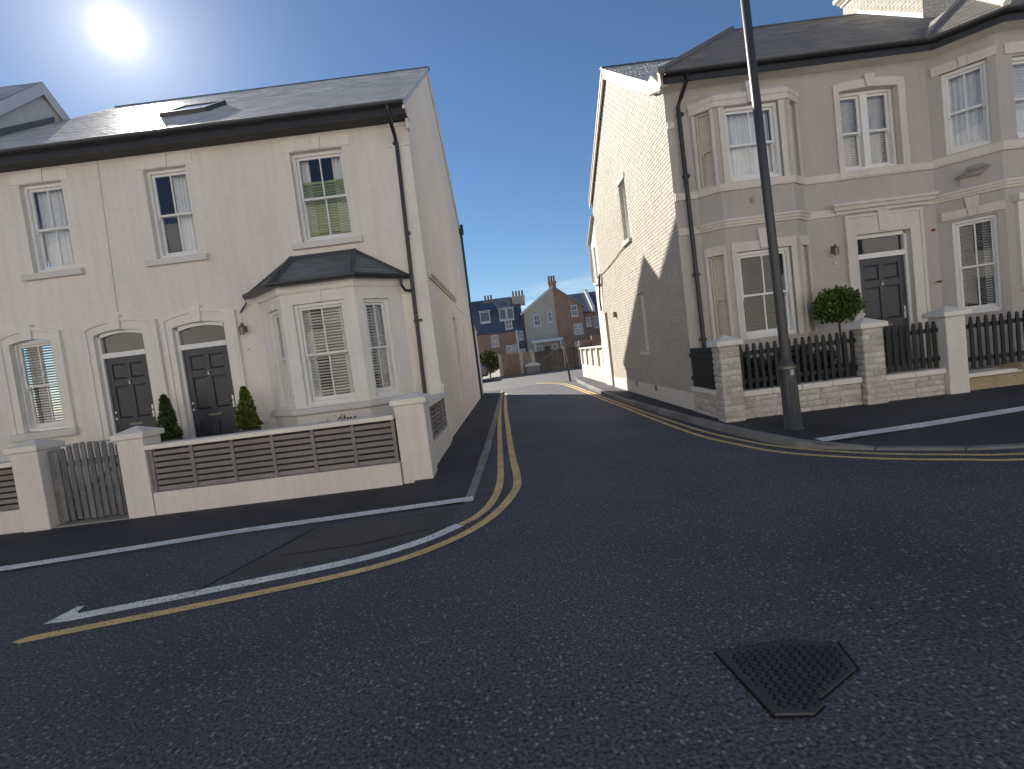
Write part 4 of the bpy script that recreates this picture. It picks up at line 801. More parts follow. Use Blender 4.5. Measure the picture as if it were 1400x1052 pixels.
kb = MB(); kb.prism(F_, [(.58, 2.92), (.72, 2.92), (.74, 3.27), (.56, 3.27)], -.02, .07); kb.build('keystone', TAUPET, b1o, bevel=.005)
MB().box(F_, .50, .56, 3.75, 3.84, 0, .02).build('wall_plate', STEEL, b1o)
PD = [(XD0, YF), (3.77, YF), (4.10, 9.33), (5.40, 9.33), (5.73, YF), (XD1, YF)]
MB().sweep(PD, [(-.01, 4.0), (.04, 4.0), (.05, 4.04), (.05, 4.13), (-.01, 4.14)]).build('string_course', TAUPET, hD, bevel=.004)
def mould(path, parent, z=3.36): 
    MB().sweep(path, [(-.01, z), (.035, z), (.045, z + .04), (.065, z + .045), (.075, z + .09), (.095, z + .095), (.095, z + .135), (-.01, z + .14)]).build('moulded_course', TAUPET, parent)
mould(PD[1:5], hD); MB().sweep(PD[:2], [(-.01, 3.37), (.03, 3.37), (.03, 3.50), (-.01, 3.50)]).build('string_course', TAUPET, hD); MB().sweep(PD[4:], [(-.01, 3.37), (.03, 3.37), (.03, 3.50), (-.01, 3.50)]).build('string_course', TAUPET, hD)
# paired sash over the door
window(FRt, 6.502, 7.568, 4.16, 5.598, hD, mul=True, bars=0, rec=.115, blind=(BLIND, .98, .045), curtain=[(.18, .34), (.66, .92)])
us_ = MB(); ot = arc(6.40, 7.70, 5.70, .06, 8); it = arc(6.50, 7.57, 5.57, .03, 8)
us_.strip(FRt, [(6.40, 4.03)] + ot + [(7.70, 4.03)], [(6.50, 4.03)] + it + [(7.57, 4.03)], -.1, .04); us_.box(FRt, 6.38, 7.72, 4.02, 4.15, -.12, .062)
uo = us_.build('window_surround', TAUPET, hD, bevel=.005)
MB().prism(FRt, [(6.99, 5.60), (7.12, 5.60), (7.15, 5.82), (6.96, 5.82)], .0, .07).build('keystone', TAUPET, uo, bevel=.004)
door(FRt, 6.66, 7.545, .52, 2.53, 2.93, hD, rec=.115, arch=0)
dsd = MB(); dsd.strip(FRt, [(6.42, .3), (6.42, 3.33), (7.82, 3.33), (7.82, .3)], [(6.605, .3), (6.605, 2.98), (7.60, 2.98), (7.60, .3)], -.14, .04)
dsd.strip(FRt, [(6.40, .3), (6.40, 3.345), (7.84, 3.345), (7.84, .3)], [(6.46, .3), (6.46, 3.29), (7.78, 3.29), (7.78, .3)], 0, .06)
dso = dsd.build('door_surround', TAUPET, hD, bevel=.005)
cn = MB(); cn.sweep([(6.30, YF), (6.30, YF - .012), (7.90, YF - .012), (7.90, YF)], [(-.01, 3.38), (.05, 3.38), (.06, 3.43), (.11, 3.44), (.13, 3.50), (.16, 3.51), (.16, 3.56), (-.01, 3.58)]); cn.build('door_cornice', TAUPET, dso)
MB().prism(FRt, [(7.02, 3.0), (7.18, 3.0), (7.20, 3.375), (7.0, 3.375)], .02, .07).build('keystone', TAUPET, dso, bevel=.004)
MB().wbox(6.4, 7.85, 9.0, 9.62, .28, .52).build('door_step', CONC, hD, bevel=.015)
wq = MB(); wq.box(FRt, 6.13, 6.20, 2.70, 2.84, 0, .02); wq.tube([FRt.p(6.16, 2.8, .02), FRt.p(6.16, 2.86, .1)], .012); wq.lathe(FRt.p(6.16, 2.66, .1), [(0, 0), (.035, 0), (.05, .12), (.02, .16), (0, .17)], 8); wq.build('wall_light', STEEL, hD)
MB().tube([FRt.p(6.18, 2.52, 0), FRt.p(6.18, 2.52, .03)], .025, 12).build('doorbell', TAUPET, hD)
pd = MB(); pd.tube([(3.64, 9.21, 6.08), (3.64, 9.22, 5.95), (3.60, 9.45, 5.78), (3.56, 9.53, 5.66), (3.58, 9.53, 3.0), (3.60, 9.53, .3)], .038, 10)
for z_ in (5.5, 4.4, 2.6, 1.4): pd.box(FRt, 3.53, 3.65, z_, z_ + .05, 0, .08)
pd.build('downpipe', GUTTER, hD)
MB().tube([FRt.p(3.83, 5.60, 0), FRt.p(3.83, 5.60, .1)], .03, 8).build('wall_anchor', STEEL, hD)
MB().tube([FRt.p(8.03, 2.90, 0), FRt.p(8.03, 2.90, .05)], .022, 10).build('red_sounder', REDL, hD); MB().tube([FRt.p(8.05, 1.95, 0), FRt.p(8.05, 1.95, .09), FRt.p(8.0, 1.93, .11)], .016, 8).build('garden_tap', STEEL, hD)
# pilaster block under the eaves at the gable corner
cb = MB(); cb.box(FRt, XD0, XD0 + .12, 5.3, 5.42, 0, .03); cb.build('corner_block', TAUPET, hD)
# chimney
CX0, CX1, CY0, CY1 = 9.75, 10.45, 11.45, 13.9
# rear extension with low roof, cable, pipe
xe = MB(); xe.wall(SLf, 17.6, 18.75, 0, 5.25, [(17.95, 18.3, 3.85, 4.95)], .1); xe.add([(XD0, 18.75, 0), (6, 18.75, 0), (6, 18.75, 5.25), (XD0, 18.75, 5.25)], [(0, 1, 2, 3)]); xe.poly([SLf.p(17.6, 5.25), SLf.p(18.75, 5.25), SLf.p(17.6, 5.85)])
xe.build('rear_extension_wall', CREAMD, hD)
MB().box(SLf, 17.95, 18.3, 3.85, 4.95, -.1, -.06).build('blocked_window', TAUPET, hD)
MB().slab([(XD0 - .1, 18.95, 5.2), (XD0 - .1, 17.6, 5.92), (6, 17.6, 5.92), (6, 18.95, 5.2)], .06).build('rear_extension_roof', SLATE, hD)
ep = MB(); ep.tube([(XD0 - .05, 18.8, 5.15), (XD0 - .05, 18.7, 3.75), (XD0 - .07, 17.6, 3.62), (XD0 - .06, 17.3, 3.9)], .04, 8); ep.build('drain_pipe', CREAMD, hD)
MB().tube([(XD0 - .08, 17.3, 3.85), (XD0 - .08, 17.7, 3.1), (XD0 - .06, 17.75, 2.7)], .03, 6).build('drain_pipe', GUTTER, hD)
MB().tube([(XD0 - .03, 17.3, 3.86), (XD0 - .03, 15.5, 3.92), (XD0 - .03, 13.6, 4.06)], .012, 5).build('wall_cable', STEEL, hD)
room(hD, XD0, XD1, YF)

# ---- house E with the deep canted bay
hE = thing('bay_fronted_house', 'taupe rendered house at the right edge with deep angled bay and chimney', 'house', (11, 13.5, 0))
E1 = [(8.12, YF), (8.77, 8.95), (10.3, 8.95), (10.95, YF), (15, YF)]
we = MB(); FE, LE = between(E1[0], E1[1]); F2, L2 = between(E1[1], E1[2]); F3, L3 = between(E1[2], E1[3])
we.wall(FE, 0, LE, 0, 5.99, [(.20, .81, 1.29, 2.98), (.20, .81, 4.18, 5.60)], .13); we.wall(F2, 0, L2, 0, 5.99, [(.28, 1.25, 1.29, 2.98), (.28, 1.25, 4.18, 5.54)], .13); we.wall(F3, 0, L3, 0, 5.99, [(.11, .72, 1.29, 2.98), (.11, .72, 4.18, 5.60)], .13)
we.wall(FRt, 10.95, 15, 0, 5.99); we.add([(8.12, 17.6, 0), (15, 17.6, 0), (15, 17.6, 6.2), (8.12, 17.6, 6.2)], [(0, 1, 2, 3)]); we.add([(15, YF, 0), (15, 17.6, 0), (15, 17.6, 6.2), (15, 13.4, 9), (15, YF, 6)], [(0, 1, 2, 3, 4)])
we.build('wall', TAUPE, hE)
window(FE, .20, .81, 4.18, 5.60, hE, rec=.05, curtain=[(0, 1)]); window(FE, .20, .81, 1.29, 2.98, hE, rec=.05, blind=(BLINDM, .93, .046), curtain=[(.68, .9)])
window(F2, .28, 1.25, 4.18, 5.54, hE, rec=.05, blind=(CURT, .6, .05), curtain=[(0, 1)]); window(F2, .28, 1.25, 1.29, 2.98, hE, rec=.05, blind=(BLIND, .93, .046))
window(F3, .11, .72, 4.18, 5.60, hE, rec=.05, curtain=[(0, 1)]); window(F3, .11, .72, 1.29, 2.98, hE, rec=.05, blind=(BLIND, .93, .046))
flat_lintel(hE, FE, .09, .92, 5.60, 5.76, TAUPET, .07, .03); flat_lintel(hE, FE, .09, .90, 3.02, 3.17, TAUPET, .07, .03); flat_lintel(hE, F2, .16, 1.38, 5.58, 5.76, TAUPET, .09, .03)
MB().prism(FE, [(.42, 3.15), (.58, 3.15), (.60, 3.36), (.40, 3.36)], 0, .035).build('keystone', TAUPET, hE, bevel=.004)
l2 = MB(); l2.box(F2, .13, 1.4, 3.12, 3.24, 0, .12); l2.box(F2, .17, 1.36, 2.98, 3.12, -.02, .05); l2.box(F2, .17, .28, 1.6, 2.98, -.02, .05); l2.build('window_hood', CREAMD, hE, bevel=.006)
MB().sweep(E1, [(-.01, 4.0), (.04, 4.0), (.055, 4.04), (.055, 4.15), (-.01, 4.16)]).build('string_course', TAUPET, hE, bevel=.004)
mould(E1, hE, 3.37)
eaves_r(hE, [(7.82, YF)] + E1)
fx = MB(); fx.tube([FE.p(.30, 3.72, .02), FE.p(.42, 3.76, .07), FE.p(.62, 3.80, .09), FE.p(.72, 3.84, .05)], .022, 6); fx.tube([FE.p(.34, 3.58, .02), FE.p(.36, 3.7, .05)], .012, 6); fx.box(FE, .5, .68, 3.80, 3.87, .02, .12); fx.tube([FE.p(.32, 3.72, .03), FE.p(.64, 3.70, .05), FE.p(.76, 3.82, .03)], .016, 6)
fx.build('cable_bracket', CONC, hE, bevel=.003)
rE = MB(); rE.slab([(8.12, DE[0], DE[1]), (15.2, DE[0], DE[1]), (15.2, DR[0], DR[1]), (8.12, DR[0], DR[1])], .1); rE.slab([(8.12, DR[0], DR[1] - .002), (15.2, DR[0], DR[1] - .002), (15.2, 17.6, 6.2), (8.12, 17.6, 6.2)], .1)
# faceted roof over the bay
G0, G1, G2, G3 = (7.85, 9.30, 6.15), (8.62, 8.54, 6.15), (10.45, 8.54, 6.15), (11.2, 9.30, 6.15); AP, AQ = (9.25, 9.95, 7.18), (9.85, 9.95, 7.18); BB = (9.55, 11.2, 7.5)
rE.slab([G0, G1, AP], .06); rE.slab([G1, G2, AQ, AP], .06); rE.slab([G2, G3, AQ], .06); rE.slab([G0, AP, (9.25, 11.0, 7.2)], .05); rE.slab([AP, AQ, (9.85, 11.0, 7.2), (9.25, 11.0, 7.2)], .05); rE.slab([AQ, G3, (9.85, 11.0, 7.2)], .05)
roofE = rE.build('roof', SLATEB, hE)
slates((8.12, DE[0] - .03, DE[1] - .02), (1, 0, 0), dv, dn, dl, lambda v: (0, 7), SLATEB, roofE, gauge=.17, wd=.26, holes=[(1.6, 2.4, 2.7, 9)])
bay_face(G0, G1, AP, AP, SLATEB, roofE, .15); bay_face(G1, G2, AP, AQ, SLATEB, roofE, .15)
he = MB(); he.tube([Vector(G0) + Vector((.03, 0, .04)), Vector(AP) + Vector((0, 0, .04))], .04, 8); he.tube([Vector(AP) + Vector((0, 0, .05)), Vector(AQ) + Vector((0, 0, .05))], .055, 8); he.build('hip_roll', LEAD, roofE)
pm = [Vector(AP).lerp(Vector(G1), t) for t in [i / 6 for i in range(7)]]
for a, b in zip(pm, pm[1:]): MB().tube([a + Vector((0, 0, .05)), b + (a - b) * .06 + Vector((0, 0, .045))], .06, 6).build('hip_tile', CREAMD, roofE)
ridge_caps(roofE, 8.12, 15.2, DR[0], DR[1] + .02, LEAD)
chy = MB(); chy.wbox(CX0, CX1, CY0, CY1, 7.3, 9.62)
chE = chy.build('chimney', MORTAR, hE)
cbk = MB(); FC = Fr((0, CY0, 0), (1, 0, 0), (0, -1, 0)); SCx = SIDE_L(CX0)
for F_, a0, a1 in ((FC, CX0, CX1), (SCx, CY0, CY1)):
    z = 7.4; k = 0
    while z < 9.55:
        u = a0 - (bl_ / 2 if k % 2 else 0)
        while u < a1:
            a, b = max(u, a0) + .002, min(u + bl_ - gp, a1) - .002; u += bl_
            if b - a > .03: cbk.box(F_, a, b, z, z + bh - gp, 0, .012 + random.uniform(-.003, .003))
        z += bh; k += 1
cbk.build('brick_facing', PBRICK, chE, kind='stuff')
ck = MB(); ck.wbox(CX0 - .05, CX1 + .05, CY0 - .05, CY1 + .05, 9.52, 9.6); ck.wbox(CX0 - .09, CX1 + .09, CY0 - .09, CY1 + .09, 9.6, 9.68); ck.wbox(CX0 - .16, CX1 + .16, CY0 - .16, CY1 + .16, 9.68, 9.78); ck.build('chimney_cap', CREAMD, chE, bevel=.008)
MB().prism(SCx, [(CY0, zD(CY0) - .1), (CY1 - .5, zD(CY1 - .5) - .1), (CY1 - .5, zD(CY1 - .5) + .12), (CY0, zD(CY0) + .12)], .012, .03).build('flashing', WHITE, chE)
for i in range(4): MB().lathe((CX0 + .35, CY0 + .35 + i * .55, 9.78), [(.0, 0), (.13, 0), (.1, .1), (.1, .4), (.13, .42), (.13, .46), (.09, .46), (.09, .1), (0, .1)], 14).build('chimney_pot', POTT, chE)
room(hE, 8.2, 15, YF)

# ================================================================== RIGHT FRONT WALL
def stone_wall(name, label, F, u0, u1, zb, zt, rows, parent_loc, skip=None, seed=1, zoff=None):
    """rock-faced blocks, each one an object"""
    rnd_ = random.Random(seed); t = thing(name, label, 'garden wall', parent_loc, 'stone garden walls on the right')
    MB().box(F, u0 + .01, u1 - .01, zb - .1, zt - .01, -.2, -.02).build('core', BMORT, t)
    h = (zt - zb) / rows
    for r_ in range(rows):
        u = u0 - (rnd_.uniform(.05, .2) if r_ else .1)
        while u < u1 - .01:
            wd = rnd_.choice((.22, .30, .30, .38)); a, b = max(u, u0) + .004, min(u + wd, u1) - .004; u += wd
            if b - a < .04: continue
            rock(F, a, b, zb + r_ * h + .004, zb + (r_ + 1) * h - .004, t, rnd_)
    return t
def rock(F, a, b, z0, z1, t, rnd_, d0=-.02):
    q = lambda: rnd_.uniform(.008, .017); e = .012; m_ = MB(); n1 = 3
    us = [a + (b - a) * i / n1 for i in range(n1 + 1)]; vs = []
    for i, u in enumerate(us):
        du = e if i == 0 else -e if i == n1 else 0
        vs += [F.p(u, z0, d0), F.p(u + du, z0 + e, d0 + q()), F.p(u + du, (z0 + z1) / 2 + rnd_.uniform(-.01, .01), d0 + q() + .006), F.p(u + du, z1 - e, d0 + q()), F.p(u, z1, d0)]
    fs = [(5 * i + j, 5 * i + 5 + j, 5 * i + 6 + j, 5 * i + 1 + j) for i in range(n1) for j in range(4)]; fs += [(0, 1, 2, 3, 4), tuple(5 * n1 + j for j in (4, 3, 2, 1, 0))]
    return m_.add(vs, fs).build('stone_block', BLOCK, t)
YR = 8.0; FR_ = FRONT(8.13)
def coping(t, F, u0, u1, z0, z1, n, mt=CONC):
    st = (u1 - u0) / n
    c0 = MB().box(F, u0 + .003, u0 + st - .003, z0, z1, -.22, .035).build('coping_stone', mt, t, bevel=.01)
    for i in range(1, n): inst(c0, 'coping_stone', t, F.u * (st * i))
sw1 = stone_wall('stone_garden_wall', 'low wall of pale split-faced blocks between the corner pier and the brick-like middle pier', FR_, 3.58, 5.5, .06, .455, 4, (4.5, 8.13, 0), seed=3); coping(sw1, FR_, 3.57, 5.5, .455, .545, 4, COPE)
sw2 = stone_wall('stone_garden_wall', 'short low block wall between the middle stone pier and the smooth cream pier', FR_, 5.86, 6.83, .06, .435, 4, (6.3, 8.13, 0), seed=5); coping(sw2, FR_, 5.86, 6.83, .435, .52, 2, COPE)
Fs = Fr((3.30, 0, 0), (0, 1, 0), (-1, 0, 0))
sw3 = stone_wall('stone_garden_wall', 'low block wall along the alley between the corner pier and the brick gable', Fs, 8.36, 9.56, .06, .50, 4, (3.3, 9, 0), seed=8); coping(sw3, Fs, 8.36, 9.56, .50, .58, 2, COPE)
def stone_pier(label, a, b, y0, seed, top=1.30):
    t = thing('stone_pier', label, 'pier', ((a + b) / 2, y0 + .15, 0), 'stone piers of the picket fence'); rnd_ = random.Random(seed); wd = b - a
    MB().wbox(a + .015, b - .015, y0 + .015, y0 + wd - .015, 0, top).build('core', BMORT, t); n = 13; h = (top - .06) / n
    Ff, Fl, Frr = FRONT(y0 + .02), Fr((a + .02, 0, 0), (0, 1, 0), (-1, 0, 0)), Fr((b - .02, 0, 0), (0, 1, 0), (1, 0, 0))
    for i in range(n):
        z0, z1 = .06 + i * h + .003, .06 + (i + 1) * h - .003
        if i % 2: c = a + wd * .36; rock(Ff, a, c - .003, z0, z1, t, rnd_, 0); rock(Ff, c + .003, b, z0, z1, t, rnd_, 0)
        else: rock(Ff, a, b, z0, z1, t, rnd_, 0)
        rock(Fl, y0 + .02, y0 + wd, z0, z1, t, rnd_, 0); rock(Frr, y0 + .02, y0 + wd, z0, z1, t, rnd_, 0)
    c = MB(); x0, x1, ya, yb = a - .05, b + .05, y0 - .05, y0 + wd + .05; xm, ym = (a + b) / 2, y0 + wd / 2
    c.add([(x0, ya, top), (x1, ya, top), (x1, yb, top), (x0, yb, top), (x0, ya, top + .075), (x1, ya, top + .075), (x1, yb, top + .075), (x0, yb, top + .075), (xm, ym, top + .175)], [(3, 2, 1, 0), (0, 1, 5, 4), (1, 2, 6, 5), (2, 3, 7, 6), (3, 0, 4, 7), (4, 5, 8), (5, 6, 8), (6, 7, 8), (7, 4, 8)])
    c.build('cap', COPE, t, bevel=.01)
stone_pier('split-stone corner pier with white pyramid cap beside the alley', 3.24, 3.56, 8.0, 11); stone_pier('split-stone pier with white cap in front of the charcoal door', 5.50, 5.83, 8.02, 12)
t = thing('gate_pier', 'smooth cream pier with pyramid cap right of the charcoal door', 'pier', (6.98, 8.2, 0))
MB().wbox(6.83, 7.14, 8.05, 8.38, -.1, 1.34).build('shaft', WALLW, t, bevel=.012)
MB().add([(6.77, 7.99, 1.33), (7.20, 7.99, 1.33), (7.20, 8.44, 1.33), (6.77, 8.44, 1.33), (6.77, 7.99, 1.40), (7.20, 7.99, 1.40), (7.20, 8.44, 1.40), (6.77, 8.44, 1.40), (6.985, 8.215, 1.50)], [(3, 2, 1, 0), (0, 1, 5, 4), (1, 2, 6, 5), (2, 3, 7, 6), (3, 0, 4, 7), (4, 5, 8), (5, 6, 8), (6, 7, 8), (7, 4, 8)]).build('cap', COPE, t, bevel=.01)
def pickets(name, label, F, u0, u1, zb, zt, n, cat='fence'):
    t = thing(name, label, cat, F.p((u0 + u1) / 2, 0, 0), 'black picket fence panels'); pw = .055; st = (u1 - u0 - pw) / (n - 1)
    k0 = MB().prism(F, [(u0, zb), (u0 + pw, zb), (u0 + pw, zt - .06), (u0 + pw * .8, zt - .045), (u0 + pw * .95, zt - .025), (u0 + pw * .5, zt), (u0 + pw * .05, zt - .025), (u0 + pw * .2, zt - .045), (u0, zt - .06)], 0, .02).build('picket', PICKET, t)
    for i in range(1, n): inst(k0, 'picket', t, F.u * (st * i + random.uniform(-.003, .003)) + Vector((0, 0, random.uniform(-.008, .008))))
    for z_ in (zb + .1, zt - .19): MB().box(F, u0 - .03, u1 + .05, z_, z_ + .07, -.045, -.001).build('rail', PICKET, t, bevel=.003)
    return t
FPk = FRONT(8.2)
pickets('picket_fence', 'black picket fence panel between the two split-stone piers behind the lamp post', FPk, 3.62, 5.46, .56, 1.29, 17)
pickets('picket_fence', 'short black picket panel in front of the right charcoal door', FPk, 5.87, 6.78, .54, 1.29, 9)
pickets('picket_fence', 'black picket fence at the right edge beyond the smooth cream pier', FPk, 7.19, 9.6, .46, 1.28, 20)
t = thing('fence_panel', 'dark green boarded fence panel between the corner pier and the gable', 'fence', (3.33, 8.95, .6))
k0 = MB().box(Fr((3.34, 0, 0), (0, 1, 0), (-1, 0, 0)), 8.36, 8.46, .58, 1.29, 0, .02).build('board', HEDGEB, t)
for i in range(1, 11): inst(k0, 'board', t, (0, i * .107, 0))
for z_ in (.7, 1.12): MB().box(Fr((3.34, 0, 0), (0, 1, 0), (-1, 0, 0)), 8.34, 9.55, z_, z_ + .07, .02, .045).build('rail', HEDGEB, t)
# threshold slab and ochre stone step below the right fence
t = thing('entrance_step', 'ochre stone step under a pale slab at the right edge', 'step', (8.4, 8.2, 0))
MB().wbox(7.15, 9.8, 8.18, 8.5, .05, .31).build('riser', OCHS, t, bevel=.01); MB().wbox(7.15, 8.05, 8.1, 8.5, .315, .385).build('slab', COPE, t, bevel=.015); MB().wbox(7.95, 9.8, 8.02, 8.45, .36, .47).build('slab', OCHS, t, bevel=.03)
# bay tree
t = thing('bay_tree', 'clipped ball-headed bay tree behind the picket fence by the stone pier', 'tree', (5.80, 9.0, .3))
MB().tube([(5.82, 9.0, .3), (5.80, 9.0, .9), (5.78, 9.0, 1.4), (5.78, 9.0, 1.7)], .022, 8, .016).build('trunk', BARK, t)
for a in range(7): MB().tube([(5.78, 9.0, 1.40 + .03 * a), (5.78 + .24 * math.cos(a * 2.1), 9 + .24 * math.sin(a * 2.1), 1.62 + .05 * (a % 3))], .011, 5, .004).build('branch', BARK, t)
def ball():
    a = random.uniform(0, 2 * math.pi); c = random.uniform(-1, 1); s_ = math.sqrt(1 - c * c); r = (.30 + .70 * random.random() ** .45) * (1 + .10 * math.sin(4 * a + 3 * c) + .07 * math.sin(7 * a - 5 * c))
    o = Vector((s_ * math.cos(a), s_ * math.sin(a), c)); return (5.78 + .355 * r * o.x, 9.0 + .355 * r * o.y, 1.735 + .275 * r * o.z), (o.x, o.y, o.z + .2)
leaves(ball, 4200, .062, LEAF3, t, 'crown')
MB().lathe((5.82, 9.0, .3), [(0, 0), (.14, 0), (.17, .34), (.19, .36), (.19, .40), (.16, .40), (.155, .36), (0, .36)], 18).build('pot', POT, t)
sh = thing('garden_shrub', 'dark low shrub behind the black picket fence between the stone piers', 'shrub', (4.5, 8.7, .3))
for a in range(6): MB().tube([(3.9 + a * .25, 8.7, .3), (3.9 + a * .25 + .06, 8.7, .85)], .014, 5, .006).build('stem', BARK, sh)
leaves(lambda: (lambda x, q: ((x, 8.72 + random.gauss(0, .13), .38 + q * (.62 + .10 * math.sin(x * 7) + .06 * math.sin(x * 17))), (random.gauss(0, .5), -.6, .6)))(random.uniform(3.65, 5.4), random.random() ** .7), 5200, .06, LEAFD, sh)

# ================================================================== LAMP POST
lp = thing('lamp_post', 'tall slim dark grey lamp post on the right pavement corner', 'lamp post', (3.79, 7.08, .05)); LZ = .05
lp.rotation_euler = (0, R(-1.15), 0); LX, LY = 0.0, 0.0
def lpart(b, name, mt, **k):
    o = b.build(name, mt, None, **k); o.parent = lp; return o
lpart(MB().lathe((0, 0, 0), [(.0, 0), (.135, 0), (.135, .02), (.112, .03), (.108, .85), (.110, .87), (.11, .9), (.098, .93), (.075, .98), (.066, 1.0)], 24), 'base', LAMPM, smooth=True)
lpart(MB().lathe((0, 0, 0), [(.066, .99), (.060, 2.6), (.052, 7.8), (.0, 7.82)], 20), 'shaft', LAMPM, smooth=True)
lpart(MB().lathe((0, 0, 0), [(.111, .865), (.117, .87), (.117, .9), (.111, .905)], 24), 'collar', STEEL)
lpart(MB().add([(-.02, -.114, .78), (.03, -.112, .78), (.03, -.112, .86), (-.02, -.114, .86), (-.02, -.1, .78), (.03, -.1, .78), (.03, -.1, .86), (-.02, -.1, .86)], [(0, 1, 2, 3), (0, 4, 5, 1), (1, 5, 6, 2), (2, 6, 7, 3), (3, 7, 4, 0)]), 'number_plate', mat('pale_plate', (.35, .4, .45), .5))
lpart(MB().box(W0, -.05, .05, .25, .68, .100, .113), 'access_door', LAMPM, bevel=.006)
lpart(MB().tube([(0, 0, 7.7), (0, -.1, 8.0), (0, -.5, 8.15), (0, -.9, 8.17)], .035, 8), 'bracket_arm', LAMPM)
lpart(MB().add([(-.13, -1.5, 8.1), (.13, -1.5, 8.1), (.15, -.85, 8.1), (-.15, -.85, 8.1), (-.08, -1.42, 8.22), (.08, -1.42, 8.22), (.1, -.9, 8.24), (-.1, -.9, 8.24)], [(3, 2, 1, 0), (4, 5, 6, 7), (0, 1, 5, 4), (1, 2, 6, 5), (2, 3, 7, 6), (3, 0, 4, 7)]), 'lantern', LAMPM, bevel=.02)

# ================================================================== MANHOLE COVER
mhp = [(.82, 2.42), (.875, 1.975), (1.02, 1.955), (1.09, 2.0), (1.085, 2.03), (1.35, 2.19), (1.385, 2.38), (1.16, 2.445)]
mh = thing('manhole_cover', 'dark cast iron manhole cover of irregular outline with dotted tread', 'manhole cover', (1.1, 2.2, 0))
MB().prism(Fr((0, 0, .0), (1, 0, 0), (0, 0, 1)), [(0, 0)] * 3, 0, 0)
pb = MB(); n = len(mhp); cxm = sum(p[0] for p in mhp) / n; cym = sum(p[1] for p in mhp) / n
ins = [(p[0] + (cxm - p[0]) * .012, p[1] + (cym - p[1]) * .012) for p in mhp]
pb.add([(x, y_, -.02) for x, y_ in mhp] + [(x, y_, .006) for x, y_ in mhp] + [(x, y_, .013) for x, y_ in ins], [(i, (i + 1) % n, n + (i + 1) % n, n + i) for i in range(n)] + [(n + i, n + (i + 1) % n, 2 * n + (i + 1) % n, 2 * n + i) for i in range(n)] + [tuple(2 * n + i for i in range(n))])
plate = pb.build('plate', IRON, mh)
def inside(p, poly):
    c = False; j = len(poly) - 1
    for i in range(len(poly)):
        (xi, yi), (xj, yj) = poly[i], poly[j]
        if (yi > p[1]) != (yj > p[1]) and p[0] < (xj - xi) * (p[1] - yi) / (yj - yi) + xi: c = not c
        j = i
    return c
ins2 = [(p[0] + (cxm - p[0]) * .12, p[1] + (cym - p[1]) * .12) for p in mhp]; ho = MB(); lu = MB(); g = 0
for i in range(40):
    for j in range(40):
        x, y_ = .78 + i * .021 + (j % 2) * .0105, 1.93 + j * .0185
        if not inside((x, y_), ins2): continue
        (ho if (i + j) % 2 else lu).hexa([(x - .0052 * (1 if (i + j) % 2 else 1.2), y_ - .0075, .008), (x + .0052, y_ - .0075, .008), (x + .0052, y_ + .0075, .008), (x - .0052, y_ + .0075, .008)] + ([(x - .0052, y_ - .0075, .0137), (x + .0052, y_ - .0075, .0137), (x + .0052, y_ + .0075, .0137), (x - .0052, y_ + .0075, .0137)] if (i + j) % 2 else [(x - .004, y_ - .006, .0185), (x + .004, y_ - .006, .0185), (x + .004, y_ + .006, .0185), (x - .004, y_ + .006, .0185)]))
ho.build('tread_hole', HOLE, mh, kind='stuff'); lu.build('tread_stud', IRON, mh, kind='stuff')
rim = MB(); rim.add([(x + (x - cxm) * .06, y_ + (y_ - cym) * .06, .0035) for x, y_ in mhp] + [(x, y_, .0045) for x, y_ in mhp], [(i, (i + 1) % n, n + (i + 1) % n, n + i) for i in range(n)]); rim.build('bedding_joint', HOLE, mh)

# ================================================================== END OF THE ALLEY AND BEYOND
gw = thing('alley_garden_wall', 'sunlit cream block wall with recessed panels beyond the right gable', 'garden wall', (3.4, 22, 0)); SG = SIDE_L(3.42)
MB().box(SG, 18.8, 25.2, 0, 1.44, -.2, -.05).build('core', WALLW, gw); MB().box(SG, 18.8, 25.2, 0, .72, -.05, .0).build('lower_course', WALLW, gw, bevel=.01)
for i in range(5): MB().box(SG, 18.8 + i * 1.5, 19.15 + i * 1.5, .72, 1.44, -.05, .02).build('pilaster', WALLW, gw, bevel=.01)
MB().box(SG, 18.78, 25.25, 1.44, 1.52, -.25, .05).build('coping', COPE, gw, bevel=.01); MB().wbox(3.4, 3.75, 18.77, 19.1, 0, 1.62).build('end_pier', WALLW, gw, bevel=.01)
sp = thing('sign_post', 'thin leaning dark post on the kerb at the end of the alley', 'post', (2.66, 24.2, 0))
MB().tube([(2.66, 24.2, 0), (2.60, 24.2, .9)], .05, 10).build('sleeve', GUTTER, sp); MB().tube([(2.60, 24.2, .9), (2.54, 24.2, 2.05)], .024, 8).build('post', STEEL, sp)
MB().add([(-60, 36.4, 0), (60, 36.4, 0), (60, 38.2, 0), (-60, 38.2, 0), (-60, 36.4, .11), (60, 36.4, .11), (60, 38.2, .11), (-60, 38.2, .11)], [(0, 1, 5, 4), (4, 5, 6, 7)]).build('far_pavement', KERB, kind='structure')
MB().add([(-40, 38.2, .10), (40, 38.2, .10), (40, 72, .10), (-40, 72, .10)], [(0, 1, 2, 3)]).build('far_bounce_paving', CONC, kind='structure')  # pale paving added to bounce sunlight onto the far houses
fbw = thing('brick_boundary_wall', 'ochre brick boundary wall across the street, left of the timber fence', 'garden wall', (0, 38.3, 0))
MB().wbox(-.9, 1.6, 38.2, 38.5, 0, 1.62).build('wall', BRICKO, fbw); MB().wbox(-.95, 1.62, 38.15, 38.55, 1.62, 1.7).build('coping', BRICKR, fbw)
for x in (-.95, .62, 1.5): MB().wbox(x, x + .25, 38.1, 38.45, 0, 1.75).build('pier', PEBBLE, fbw)
tf = thing('timber_fence', 'brown timber fence across the street below the gabled house', 'fence', (3.5, 38.4, 0))
k0 = MB().wbox(1.78, 1.94, 38.3, 38.33, .05, 1.62).build('board', TIMB, tf)
